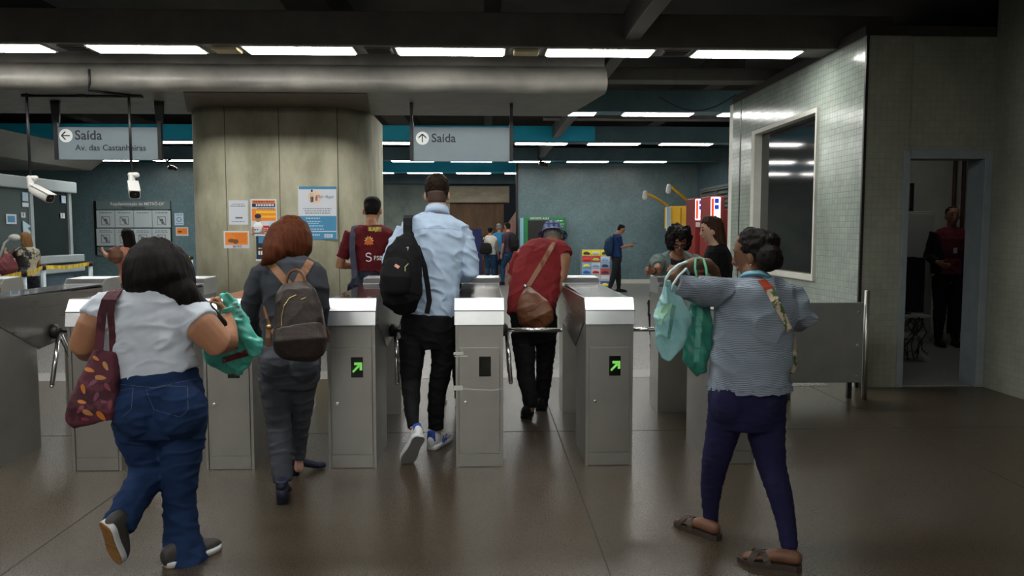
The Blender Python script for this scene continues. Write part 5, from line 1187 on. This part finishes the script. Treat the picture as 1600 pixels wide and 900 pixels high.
hc = P(864, 368, 6.84); Wh, hr = head_shapes(mb, hc, (.25, .85, -.45), (0, .45, .9), 1.02)
mb.loft([(P(862, 388, 6.68), .07, .07), (P(864, 377, 6.76), .062, .062)], n=12)
hand_shapes(mb, AR[-1][0], P(863, 476, 6.33)-AR[-1][0], (-1, .2, 0), (0, -.6, -.2), 1, (.5, .8, .5)); hand_shapes(mb, AL[-1][0], (.4, .8, 0), (0, 0, -1), (-1, 0, 0), 1)
fuse('body', mb, [SK4, DK, LP], r4, .008, 1, zone=face_zone(Wh, 1))
rd4 = clothmat('faded_red', (.235,.024,.028), (.19,.018,.022), bump=.15)
mb = MB(); mb.loft(scl(T, 1.04, .004), side=X3, n=24, rnd=False); mb.loft(scl(AL[:2], 1.15)+[S(806, 430, 6.64, 14)], n=16, rnd=False); mb.loft([S(866, 388, 6.6, 15), S(877, 391, 6.56, 15), S(883, 401, 6.52, 14)], n=16, rnd=False)
s4 = fuse('shirt', mb, rd4, r4, .008, 2, cloth_disp(.012, 6, 5, 21, twist=-1.1))
mb = MB(); mb.loft(HIP, side=X3, n=22, rnd=False)
for a in (LL, LR): mb.loft(a, n=16, rnd=False)
fuse('trousers', mb, blk, r4, .008, 2, cloth_disp(.008, 7, 12, 8))
mb = MB(); mb.loft([(Wh(0, -.02, -.06), .072, .07, hr), (Wh(0, -.02, -.01), .082, .09, hr), (Wh(0, -.015, .03), .083, .1, hr)], side=hr, n=20, ck=.3); fuse('hair', mb, HG, r4, .008, 1, strand_disp(.003, c=hc))
pl = bpy.data.materials.new('plaid'); pl.use_nodes = True; nt = pl.node_tree; b = nt.nodes['Principled BSDF']; b.inputs['Roughness'].default_value = .8
tc = nd(nt, 'ShaderNodeTexCoord'); last = None
for ax, rot_ in (('X', 0), ('Z', 0)):
    wv = nd(nt, 'ShaderNodeTexWave', Scale=7.0); wv.bands_direction = ax; nt.links.new(tc.outputs['Object'], wv.inputs[0])
    if last is None: last = wv
    else:
        m1 = nd(nt, 'ShaderNodeMix', data_type='RGBA'); m1.inputs[6].default_value = (.035,.07,.25,1); m1.inputs[7].default_value = (.22,.28,.45,1); nt.links.new(last.outputs[1], m1.inputs[0])
        m2 = nd(nt, 'ShaderNodeMix', data_type='RGBA'); m2.inputs[7].default_value = (.05,.05,.16,1); r_ = nd(nt, 'ShaderNodeMapRange'); r_.inputs[1].default_value = .6; r_.inputs[2].default_value = .9; nt.links.new(wv.outputs[1], r_.inputs[0]); nt.links.new(r_.outputs[0], m2.inputs[0]); nt.links.new(m1.outputs[2], m2.inputs[6]); nt.links.new(m2.outputs[2], b.inputs['Base Color'])
mb = MB(); mb.loft([(Wh(0, -.01, .02), .092, .108, hr), (Wh(0, -.01, .065), .09, .105, hr), (Wh(0, -.01, .10), .075, .09, hr), (Wh(0, -.01, .118), .045, .055, hr)], side=hr, n=24, ck=.3)
cap = fuse('bucket_cap', mb, pl, r4, .007, 1); mb = MB(); mb.loft([(Wh(0, -.008, .028), .098, .114, hr), (Wh(0, -.008, -.005), .13, .148, hr)], side=hr, n=28, rnd=False, cap=False); mb.build('cap_brim', pl, cap)
for a, q in ((LL, (822, 656)), (LR, (845, 643))):
    h = PZ(*q); shoe(r4, h, h+Vector((.03, .28, 0)), (0, 0, 1), .048, blk, None, C('worn_sole', (.07,.065,.06)), 'shoe', .09)
mbg = empty('messenger_bag', P(835, 512, 6.1), 'tan leather messenger bag on the back of the man in the red shirt', 'bag')
lth2 = mat('brown_leather', (.13,.045,.018), .45, col2=(.2,.075,.03), ns=5, bump=.3, bs=25)
mb = MB(); mb.loft([S(826, 453, 6.20, 8, .6, Vector((1,0,-.45))), S(828, 462, 6.16, 17, .55, Vector((1,0,-.45))), S(831, 478, 6.13, 27, .5, Vector((1,0,-.42))), S(838, 494, 6.12, 29, .5, Vector((1,0,-.35))), S(844, 506, 6.13, 23, .4, Vector((1,0,-.3)))], n=26, sq=2.6)
bb = fuse('bag_body', mb, lth2, mbg, .0075, 2, cloth_disp(.007, 8, 6, 12))
seam(bb, [(806, 482), (820, 488), (834, 484), (846, 474)], mat('leather_seam', (.09,.03,.012), .6), .003, 'flap_edge')
strap_on(s4, interp([(866, 379), (862, 386), (855, 398), (847, 412), (838, 426), (830, 440), (824, 449)], 2), .020, lth, 'shoulder_strap', mbg, .006)
MB().ball(P(821, 448, 6.16), (.016, .012, .02)).build('buckle', M['chrome'], mbg)

# ---------------------------------------------------------------- 5: woman in striped blouse with two plastic bags
base = PZ(1165, 870); r5 = person('woman in a grey striped blouse and navy leggings carrying two plastic bags', (base.x, base.y, 0))
T = tors([(1180, 436, 3.64, 20), (1180, 442, 3.63, 40), (1184, 455, 3.62, 62), (1182, 480, 3.60, 64), (1175, 510, 3.58, 61), (1173, 545, 3.57, 61), (1171, 590, 3.56, 62), (1171, 603, 3.56, 63)], .6); T = deepen(T, [1, 1, 1, 1, 1.03, 1.15, 1.32, 1.36])
AL = limb([(1140, 456, 3.62, 22), (1105, 456, 3.52, 23), (1068, 449, 3.46, 19), (1050, 438, 3.46, 13), (1062, 422, 3.56, 10.5), (1085, 412, 3.70, 10.5), (1105, 413, 3.84, 10), (1117, 424, 3.92, 8)])
AR = limb([(1232, 462, 3.62, 22), (1248, 480, 3.60, 19), (1260, 498, 3.60, 15), (1248, 503, 3.74, 13), (1225, 502, 3.9, 11), (1205, 500, 4.0, 8)])
HIP = tors([(1170, 596, 3.56, 57), (1168, 615, 3.55, 63), (1166, 645, 3.55, 62), (1164, 662, 3.56, 56)], .72)
LL = limb([(1140, 622, 3.56, 27), (1134, 652, 3.56, 30), (1128, 680, 3.58, 26), (1118, 720, 3.62, 22), (1112, 755, 3.68, 18), (1110, 790, 3.72, 14), (1111, 818, 3.74, 11.5)])
LR = limb([(1192, 622, 3.56, 29), (1196, 652, 3.56, 32), (1198, 685, 3.54, 29), (1206, 730, 3.52, 23), (1218, 770, 3.48, 20), (1228, 815, 3.45, 16), (1234, 858, 3.42, 13.5)])
mb = MB(); mb.loft(scl(T, .86), side=X3, n=18); mb.loft(scl(HIP[:2], .8), side=X3, n=18, ck=.3); mb.loft(scl(AL[:3], .78)+AL[3:], n=14); mb.loft(scl(AR[:3], .8)+AR[3:], n=14)
mb.loft(scl(LL[:-1], .8)+[S(1112, 828, 3.76, 9.5), S(1113, 837, 3.78, 9)], n=14); mb.loft(scl(LR[:-1], .8)+[S(1235, 866, 3.42, 11.5), S(1237, 878, 3.42, 11)], n=14)
# feet resting in the sandals
fl1, fl2 = PZ(1116, 842), PZ(1080, 828); fr1, fr2 = PZ(1242, 890), PZ(1203, 884)
for a, b_ in ((fl1, fl2), (fr1, fr2)):
    d = (b_-a).normalized(); b_ = a+d*.225; sd = d.cross(Vector((0, 0, 1)))
    mb.loft([(a+Vector((0, 0, .055)), .032, .032, sd), (a.lerp(b_, .35)+Vector((0, 0, .055)), .032, .032, sd), (a.lerp(b_, .65)+Vector((0, 0, .04)), .036, .018, sd), (a.lerp(b_, .85)+Vector((0, 0, .036)), .038, .013, sd)], side=sd, n=14)
    for k in range(5): c = a.lerp(b_, .86)+sd*(-.03+.015*k)+Vector((0, 0, .035)); mb.loft([(c, .009, .009), (c+d*(.03-.004*abs(k-1)), .008, .008)], n=8)
hc = P(1179, 398, 3.68); Wh, hr = head_shapes(mb, hc, (-.8, .6, -.12), (-.05, .1, 1), .98)
mb.loft([(P(1180, 442, 3.63), .06, .06), (P(1178, 420, 3.66), .055, .055)], n=14)
wr = AL[-1][0]; hand_shapes(mb, wr, (.25, .3, -.9), (-.5, -.5, 0), (-1, .3, 0), .92, (.5, .7, .5)); hand_shapes(mb, AR[-1][0], (-.8, .5, .1), (0, 0, -1), (0, 1, 0), .92)
fuse('body', mb, [SK3, DK, LP], r5, .007, 1, zone=face_zone(Wh, 1))
MB().ball(Wh(.082, -.004, -.055), .007, 8).ball(Wh(-.082, -.004, -.055), .007, 8).build('earring', gold, r5)
st = bpy.data.materials.new('striped_knit'); st.use_nodes = True; nt = st.node_tree; b = nt.nodes['Principled BSDF']; b.inputs['Roughness'].default_value = .9
tc = nd(nt, 'ShaderNodeTexCoord'); ns_ = nd(nt, 'ShaderNodeTexNoise', Scale=14); ad = nd(nt, 'ShaderNodeVectorMath', operation='MULTIPLY_ADD'); ad.inputs[1].default_value = (0, 0, .02)
nt.links.new(tc.outputs['Object'], ns_.inputs[0]); nt.links.new(ns_.outputs[1], ad.inputs[0]); nt.links.new(tc.outputs['Object'], ad.inputs[2])
wv = nd(nt, 'ShaderNodeTexWave', Scale=42.0); wv.bands_direction = 'Z'; nt.links.new(ad.outputs[0], wv.inputs[0])
mx = nd(nt, 'ShaderNodeMix', data_type='RGBA'); mx.inputs[6].default_value = (.10,.125,.16,1); mx.inputs[7].default_value = (.30,.36,.43,1); nt.links.new(wv.outputs[1], mx.inputs[0]); nt.links.new(mx.outputs[2], b.inputs['Base Color'])
mb = MB(); mb.loft(scl(T, 1.03, .004), side=X3, n=28, rnd=False); mb.loft(scl([S(1165, 455, 3.63, 22)]+AL[:3]+[S(1056, 444, 3.455, 16)], 1.06), n=18, rnd=False); mb.loft(scl(cut(AR, 0, .9), 1.08), n=18, rnd=False)
s5 = fuse('blouse', mb, st, r5, .0075, 2, cloth_disp(.013, 6, 6, 31, twist=1.0))
hem = MB(); n = 80
ring = [[], []]
for k in range(n):
    a = 2*PI*k/n; c = P(1171, 600, 3.56); rx = 65*3.56/F; ry = rx*.83
    for j in (0, 1): q = 1+.05*j*math.sin(a*26)+.02*j; ring[j].append(hem.bm.verts.new((c.x+rx*math.cos(a)*q, c.y+ry*math.sin(a)*q, c.z+.012-.035*j+.004*j*math.sin(a*13))))
for k in range(n): f = hem.bm.faces.new([ring[0][k], ring[0][(k+1)%n], ring[1][(k+1)%n], ring[1][k]]); f.smooth = True
hem.build('ruffled_hem', st, s5)
MB().loft([S(1181, 431, 3.65, 22, .9), S(1181, 440, 3.635, 30, .9)], side=Vector((1, 0, .12)), n=26, rnd=False).build('inner_collar', C('light_blue_cloth', (.2,.5,.65)), r5)
lg = clothmat('navy_leggings', (.011,.011,.042), (.015,.014,.055), bump=.1)
mb = MB(); mb.loft(HIP, side=X3, n=26, rnd=False)
for a in (LL, LR): mb.loft(a, n=18, rnd=False)
mb.ball(P(1140, 630, 3.50), (.085, .09, .11)).ball(P(1194, 630, 3.50), (.085, .09, .11))
fuse('leggings', mb, lg, r5, .0075, 9, cloth_disp(.004, 7, 20, 3))
mb = MB(); mb.loft([(Wh(0, -.02, .115), .05, .065, hr), (Wh(0, -.015, .09), .076, .095, hr), (Wh(0, -.022, .045), .088, .106, hr), (Wh(0, -.04, .0), .084, .086, hr), (Wh(0, -.055, -.04), .066, .058, hr)], side=hr, n=24, ck=.3)
mb.ball(P(1203, 404, 3.55), (.062, .06, .062)); fuse('hair', mb, HK, r5, .008, 1, curl_disp(.009, 38))
sd_ = C('sandal_brown', (.035,.024,.018))
for a, b_ in ((fl1, fl2), (fr1, fr2)):
    d = (b_-a).normalized(); b_ = a+d*.25; a = a-d*.03; sd = d.cross(Vector((0, 0, 1)))
    so = MB(); ring = [(0, .5), (.08, .85), (.3, .8), (.6, 1), (.8, 1.02), (.93, .75), (1, .3)]; rr_ = [a.lerp(b_, t)+sd*k*.045 for t, k in ring]+[a.lerp(b_, t)-sd*k*.045 for t, k in ring[::-1]]
    so.prism([(v.x, v.y) for v in rr_], 'z', .0, .026, .002); o = so.build('sandal', sd_, r5)
    for t0, t1 in ((.52, .80), (.78, .50)):
        pts = []
        for k in range(9):
            an = PI*k/8; t = t0+(t1-t0)*k/8; pts.append(a.lerp(b_, t)+sd*math.cos(an)*.048+Vector((0, 0, .02+.052*math.sin(an))))
        strap3(pts, .014, sd_, 'sandal_strap', o, .004, side=d)
# patterned crossbody strap
fb = mat('print_strap', (.62,.50,.38), .8, col2=(.06,.12,.03), ns=14, lo=.5, hi=.54)
sb = empty('crossbody_bag', P(1236, 560, 3.85), 'patterned crossbody strap bag worn by the striped-blouse woman', 'bag')
strap_on(s5, interp([(1190, 438), (1197, 446), (1203, 453)], 3), .021, C('red_cloth', (.42,.06,.02)), 'red_strap', sb, .006)
strap_on(s5, interp([(1202, 452), (1210, 466), (1216, 480), (1222, 492), (1228, 504), (1233, 516)], 3), .020, fb, 'printed_strap', sb, .006)
mb = MB(); mb.loft([S(1236, 520, 3.80, 6), S(1236, 545, 3.86, 10), S(1235, 575, 3.88, 10)], n=16); fuse('pouch', mb, fb, sb, .008, 2)
# two bags hanging from her forearm
M['cyanbag'] = mat('pale_cyan_plastic', (.28,.62,.66), .3, col2=(.42,.76,.78), ns=7, bump=.6, bs=12, spec=.6, trans=.25)
cb = empty('plastic_bag', P(1045, 562, 3.5), 'pale cyan translucent plastic bag hanging from the elbow of the striped-blouse woman', 'bag')
mb = MB(); mb.loft([S(1044, 440, 3.44, 4), S(1046, 455, 3.45, 12, .7), S(1050, 472, 3.46, 22, .6), S(1051, 495, 3.47, 30, .6), S(1049, 520, 3.48, 28, .6), S(1044, 542, 3.48, 19, .6), S(1040, 558, 3.48, 9, .6)], side=X3, n=28)
c1 = fuse('bag_body', mb, M['cyanbag'], cb, .0065, 1, cloth_disp(.016, 14, 5, 40, twist=.5))
decal(c1, [[(1050, 476), (1056, 478), (1047, 530), (1042, 529)]], C('dim_print', (.10,.28,.24)), 'green_print', .005)
decal(c1, [[(1026, 488), (1038, 474), (1052, 472), (1046, 490), (1034, 508), (1026, 505)]], C('lime_tint', (.32,.62,.45)), 'pale_green_contents', .004)
wt_ = C('bag_handle_white', (.55,.75,.75)); mb = MB()
mb.tube([P(1042, 448, 3.44), P(1040, 436, 3.40), P(1048, 424, 3.40), P(1060, 414, 3.48), P(1072, 410, 3.58), P(1080, 414, 3.68)], .007, 8).tube([P(1050, 455, 3.44), P(1052, 444, 3.36), P(1060, 432, 3.38), P(1072, 420, 3.48), P(1076, 428, 3.58)], .006, 8); mb.build('bag_handle', wt_, cb)
gbg = empty('plastic_bag', P(1088, 587, 3.55), 'darker green plastic bag with packets inside, behind the pale cyan bag', 'bag')
mb = MB(); mb.loft([S(1094, 460, 3.58, 8, .7), S(1093, 478, 3.6, 18, .6), S(1092, 505, 3.6, 23, .6), S(1090, 535, 3.6, 25, .6), S(1089, 560, 3.6, 22, .6), S(1091, 578, 3.6, 13, .6), S(1090, 587, 3.6, 5, .6)], side=X3, n=28)
c2 = fuse('bag_body', mb, mat('green_plastic', (.02,.19,.14), .3, col2=(.05,.32,.24), ns=8, bump=.6, bs=12, spec=.6, trans=.2), gbg, .007, 1, cloth_disp(.014, 14, 5, 44))
pk = C('packet_green', (.12,.42,.33))
for y0, y1 in ((480, 492), (493, 509), (511, 543), (546, 566)): decal(c2, [[(1089-(y0-480)*.06, y0), (1099-(y0-480)*.08, y0), (1099-(y1-480)*.08, y1), (1089-(y1-480)*.06, y1)]], pk, 'packet_print', .005)
mb = MB(); mb.tube([P(1092, 466, 3.56), P(1091, 440, 3.45), P(1086, 420, 3.5), P(1087, 405, 3.62), P(1094, 405, 3.75)], .006, 8).tube([P(1100, 466, 3.6), P(1106, 440, 3.5), P(1103, 418, 3.6), P(1099, 405, 3.74), P(1092, 403, 3.80)], .007, 8); mb.build('bag_handle', C('handle_green', (.05,.28,.16)), gbg)
# ================================================================ FIGURES FURTHER BACK
# 6: curly-haired man leaning on the rightmost turnstile
x6 = P(1056, 430, 7.05).x
greentee = clothmat('grey_green_tee', (.11,.16,.15), (.14,.19,.18)); drk = clothmat('dark_trousers', (.012,.013,.018))
L = figure('curly-haired man in glasses and grey-green tee leaning on the rightmost turnstile', x6-.03, 7.22, PI+.05, 1.74, SK4, HK, greentee, drk, blk,
    arms=[((-.12, .15, .75), (.0, .22, .76)), ((.11, .15, .75), (.15, .20, .748))], lean=.80, head_pitch=.02, head_turn=.1, hairkind='curly', vox=.009, sleeve=.42)
g = MB(); Wh, hs = L['Wh'], L['hs']
for q in (-1, 1):
    pts = [Wh(q*(.033+.024*math.cos(t)), .108, .0+.018*math.sin(t)) for t in [2*PI*i/14 for i in range(15)]]; g.tube(pts, .0035, 6); g.tube([Wh(q*.057, .106, .004), Wh(q*.078, .06, .004), Wh(q*.080, 0, 0)], .003, 6)
g.tube([Wh(-.01, .11, .006), Wh(.01, .11, .006)], .003, 6); g.build('glasses', M['black'], L['root'])
e = L['A'][1]; MB().loft([(e[-2][0], .033, .033), (e[-2][0].lerp(e[-1][0], .4), .031, .031)], n=14, rnd=False).build('wristwatch', M['black'], L['root'])
MB().loft([(L['W'](0, .035, .80), .09, .06, L['r']), (L['W'](0, .045, .74), .12, .075, L['r']), (L['W'](0, .05, .64), .12, .07, L['r'])], side=L['r'], n=18).build('dark_chest_piece', drk, L['root'])  # rounded dark shape over the front of the torso
# 7: brown-haired woman in black beside him
x7 = P(1128, 430, 6.75).x
blouse7 = clothmat('black_jumper', (.006,.006,.007))
figure('smiling brown-haired woman in black seen in profile, facing the curly-haired man', x7, 6.75, -PI/2+.45, 1.65, SK2, hairmat('hair_brown', (.035,.016,.012), (.06,.03,.02)), blouse7, drk, blk,
    arms=[((-.13, .03, .64), (-.09, .17, .62)), ((.13, .03, .64), (.09, .17, .62))], lean=.10, hairkind='long', sex='f', sleeve=.95, head_pitch=.05, vox=.009, head_turn=-.35)
# 8: man in the maroon tee
x8 = P(581, 420, 7.25).x
mar = clothmat('maroon_tee', (.13,.012,.018), (.10,.009,.014))
L = figure('short-haired man in a maroon tee with a sun logo, standing left of the tall man', x8, 7.25, .05, 1.86, SK1, HK, mar, clothmat('dark_navy_trousers', (.012,.015,.03)), blk, arms=[((-.165, .0, .65), (-.09, .13, .64)), ((.165, .0, .65), (.09, .13, .64))], hairkind='cropped', vox=.008, sleeve=.42, head_pitch=.25)
tp = L['top']
def flame(cx, cy, R, n, k): 
    out = []
    for i in range(n*2): a = PI*i/(n*2-1) if False else 2*PI*i/(n*2); rr_ = R if i % 2 == 0 else R*k; out.append((cx+rr_*math.cos(a), cy-rr_*math.sin(a)))
    return out
decal(tp, [flame(576.5, 376, 8, 10, .62)], C('sun_yellow', (.75,.50,.12)), 'sun_rays'); decal(tp, [[(568.5, 382), (584, 382), (581, 376), (576.5, 370), (572, 376)]], C('sun_orange', (.7,.14,.02)), 'sun_triangle', .005)
decal(tp, [[(575, 354), (596, 355), (596, 362), (575, 361)]], C('logo_olive', (.22,.2,.02)), 'chest_band'); 
def btxt(ob, body, px, py, size, m, name='lettering', off=.008, **k):
    q, n = pix_on(ob, px, py, off)
    if q is None: print('miss', body); return
    return text(name, body, (q.x, q.y-.004, q.z), size, m, ob, **k)
btxt(tp, 'iLAJP', 576.5, 360.5, .045, C('logo_yellow', (.75,.6,.1)), bold=.03, off=.014)
q1 = L['root']; Wf = L['W']
jb = empty('waist_bag', Wf(0, -.06, .5), 'dark navy jacket-like bag with white lettering at the maroon-tee man\'s waist', 'bag')
mb = MB(); mb.loft([(Wf(0, -.075, .60), .14, .05), (Wf(0, -.09, .555), .19, .07), (Wf(0, -.09, .5), .19, .07), (Wf(0, -.08, .47), .15, .05)], side=X3, n=22)
jo = fuse('bag_body', mb, clothmat('navy_nylon', (.010,.014,.03), rough=.4), jb, .009, 1, cloth_disp(.014, 9, 7, 5))
q = P(583, 407, Wf(0,-.2,.5).y); text('lettering', 'FSB', (q.x-.01, Wf(0, -.145, .5).y, q.z), .055, C('white_ink', (.8,.8,.8)), jb)
mb = MB(); pts = [(q.x-.055+.022*math.cos(t), Wf(0,-.145,.5).y, q.z+.045+.018*math.sin(t)) for t in (.3, .8, 1.4, 2.0, 2.7, 3.4, 4.1)]+[(q.x-.055+.024*math.cos(t), Wf(0,-.145,.5).y, q.z+.008+.02*math.sin(t)) for t in (1.2, .6, 0, -.7, -1.4, -2.1, -2.7)]; mb.tube(pts, .005, 6).build('swoosh_logo', C('white_ink', (.8,.8,.8)), jb)
strap3([Wf(-.075, .03, .845), Wf(-.08, -.02, .838), Wf(-.082, -.062, .79), Wf(-.08, -.078, .72), Wf(-.07, -.085, .63), Wf(-.065, -.1, .57)], .026, C('strap_navy', (.02,.025,.06)), 'shoulder_strap', jb, .01)
# 9: man looking at his phone, far right
x9 = P(963, 450, 19).x
blue9 = clothmat('navy_tee', (.008,.028,.10)); 
L = figure('man in a navy tee standing in profile looking down at his phone', x9, 19, PI/2-.1, 1.72, SK4, HK, blue9, drk, blk, arms=[((-.10, .05, .66), (-.05, .19, .685)), ((.10, .05, .66), (.05, .19, .685))], legs=[((-.05, .04, .275), (-.05, .05, .045), 0), ((.05, -.05, .27), (.05, -.12, .05), 0)], hairkind='cropped', head_pitch=.5, vox=.012)
ph = L['W'](0, .265, .715); MB().box(ph.x-.07, ph.x+.07, ph.y-.035, ph.y+.035, ph.z, ph.z+.012, .004).build('smartphone', M['black'], label='dark smartphone held by the man in the navy tee', cat='phone')
bg = empty('backpack', L['W'](0, -.12, .6), 'navy blue backpack on the back of the man looking at his phone', 'backpack')
mb = MB(); mb.loft([(L['W'](0, -.085, .79), .06, .12, L['f']), (L['W'](0, -.115, .73), .10, .15, L['f']), (L['W'](0, -.125, .64), .11, .16, L['f']), (L['W'](0, -.11, .57), .08, .14, L['f'])], side=L['f'], n=18, sq=2.6); fuse('bag_body', mb, clothmat('blue_bag', (.012,.035,.075)), bg, .012, 1, cloth_disp(.01, 8, 8))
# 10-12: three people walking away through the opening
def trio(px, Y, th, H, label, top, leg, hair, sk, **k):
    return figure(label, P(px, 445, Y).x, Y, th, H, sk, hair, top, leg, blk, vox=.013, **k)
jn = clothmat('far_jeans', (.018,.055,.12)); dj = clothmat('far_dark_jeans', (.012,.03,.08))
L1 = trio(766, 22.0, .25, 1.66, 'far woman in a white top and jeans with a black shoulder bag, by the opening', clothmat('far_white', (.6,.58,.52)), jn, HK, SK4, sex='f', hairkind='short', sleeve=.15, legs=[((-.05, .03, .275), (-.05, -.02, .05), 0), ((.05, .06, .28), (.055, .05, .045), 0)])
L2 = trio(780, 22.6, -.1, 1.76, 'far grey-haired man in a bright blue tee, middle of the three walkers', clothmat('far_blue_tee', (.03,.22,.42)), dj, HG, SK1, hairkind='cropped', sleeve=.45)
L3 = trio(796, 21.6, -.75, 1.78, 'far man in a dark plum tee with a black backpack, right of the three walkers', clothmat('far_plum', (.05,.03,.05)), jn, HK, SK4, hairkind='cropped', sleeve=.45, lean=.08, legs=[((-.05, .10, .30), (-.05, .10, .05), 0), ((.05, -.02, .27), (.05, -.20, .09), .6)])
W1 = L1['W']; hb = empty('handbag', W1(-.06, -.1, .5), 'black shoulder bag of the far woman in white', 'bag')
mb = MB(); mb.loft([(W1(-.05, -.10, .70), .15, .05), (W1(-.05, -.11, .62), .19, .07), (W1(-.05, -.11, .56), .18, .06)], side=L1['r'], n=16, sq=3); fuse('bag_body', mb, blk, hb, .014, 1)
strap3([W1(-.12, -.09, .68), W1(-.09, -.03, .83), W1(-.06, .04, .85)], .012, blk, 'strap', hb)
W3 = L3['W']; hb = empty('backpack', W3(0, -.12, .6), 'black backpack of the far man in plum', 'backpack')
mb = MB(); mb.loft([(W3(0, -.09, .80), .11, .05, L3['r']), (W3(0, -.12, .72), .15, .09, L3['r']), (W3(0, -.12, .62), .15, .09, L3['r']), (W3(0, -.1, .57), .12, .06, L3['r'])], side=L3['r'], n=16, sq=2.6); fuse('bag_body', mb, blk, hb, .014, 1)
# 13: guard in the room
xg = P(1480, 500, 9.9).x
Lg = figure('guard in a dark jacket over a maroon shirt standing in the booth doorway room', xg, 9.9, PI+.25, 1.84, SK4, HK, clothmat('guard_maroon', (.12,.02,.03)), drk, blk, hairkind='cropped', vox=.009, sleeve=0, z0=.012, arms=[((-.14, -.02, .64), (-.10, .10, .58)), ((.14, -.02, .64), (.10, .10, .60))])
mb = MB(); W = Lg['W']; r_, f_ = Lg['r'], Lg['f']
for q in (-1, 1): mb.loft([(W(q*.075, -.005, .52), .075, .13, r_), (W(q*.08, -.005, .65), .08, .13, r_), (W(q*.08, -.005, .78), .075, .11, r_), (W(q*.05, -.005, .82), .05, .08, r_)], side=r_, n=16, rnd=False)
for a in Lg['A']: mb.loft(scl(cut(a, 0, .93), 1.2, .01), n=14, rnd=False)
fuse('jacket', mb, clothmat('guard_jacket', (.012,.010,.010)), Lg['root'], .01, 1, cloth_disp(.008))
MB().box(W(0,.085,.69).x-.025, W(0,.085,.69).x+.025, W(0,.085,.69).y-.025, W(0,.085,.69).y-.02, W(0,.085,.69).z-.04, W(0,.085,.69).z+.03).build('badge', C('badge_grey', (.4,.4,.42)), Lg['root'])
# 14: woman at the ticket counter, 15: woman with a raised arm and brown bag
Lk = figure('woman with fair hair leaning at the ticket counter, rose bag on her back', P(44, 440, 12.9).x, 12.9, -.9, 1.50, SK1, hairmat('hair_fair', (.14,.07,.03), (.22,.12,.05)), mat('print_top', (.35,.33,.24), .8, col2=(.02,.02,.02), ns=5, lo=.48, hi=.53), drk, blk, arms=[((-.15, .10, .72), (-.12, .24, .79)), ((.13, .03, .66), (.10, .12, .58))], hairkind='long', sex='f', vox=.011, build=1.05)
W = Lk['W']; hb = empty('handbag', W(-.2, -.02, .6), 'dusty rose bag hanging beside the woman at the ticket counter', 'bag')
mb = MB(); mb.loft([(W(-.19, .0, .74), .08, .06), (W(-.20, .0, .68), .15, .09), (W(-.20, .0, .61), .16, .1), (W(-.19, .0, .56), .1, .07)], side=Lk['r'], n=16, sq=2.5); fuse('bag_body', mb, clothmat('rose_leather', (.16,.045,.05), rough=.6), hb, .011, 1, cloth_disp(.012))
strap3([W(-.19, 0, .72), W(-.12, -.01, .835), W(-.08, .03, .84)], .012, clothmat('rose_strap', (.12,.035,.04)), 'strap', hb)
Lq = figure('dark-haired woman in a peach top raising one arm, behind the white-tee woman', P(203, 440, 10.8).x, 10.8, -.9, 1.55, SK1, HK, clothmat('peach_top', (.55,.24,.17)), clothmat('charcoal_trousers', (.05,.055,.065)), blk, arms=[((-.14, .10, .76), (-.13, .19, .80)), ((.13, -.0, .66), (.12, .06, .58))], hairkind='long', sex='f', vox=.011)
W = Lq['W']; hb = empty('handbag', W(-.16, -.06, .6), 'brown leather handbag carried by the woman in the peach top', 'bag')
q = P(181, 397, 10.5); mb = MB(); mb.loft([(q+Vector((.02, 0, .08)), .04, .04), (q+Vector((0, 0, .05)), .09, .06), (q-Vector((0, 0, .04)), .10, .07), (q-Vector((0, 0, .08)), .08, .05)], side=X3, n=16, sq=2.5); fuse('bag_body', mb, mat('hand_leather', (.13,.05,.025), .5), hb, .011, 1, cloth_disp(.01))
strap3([q+Vector((0, 0, .1)), W(-.14, .03, .78), W(-.10, .0, .84)], .012, lth2, 'strap', hb)
# 16: someone ahead of the tall man, nearly hidden
figure('person in black nearly hidden ahead of the tall man, one dark leg showing', P(700, 600, 6.55).x, 6.55, .05, 1.66, SK4, HK, blk, blk, C('tan_shoe', (.3,.24,.18)), hairkind='cropped', vox=.011, sleeve=.95, arms=[((-.12, .03, .64), (-.06, .12, .6)), ((.12, .03, .64), (.06, .12, .6))], legs=[((-.05, .04, .275), (-.05, .05, .045), 0), ((.06, .0, .275), (.062, .0, .045), 0)])
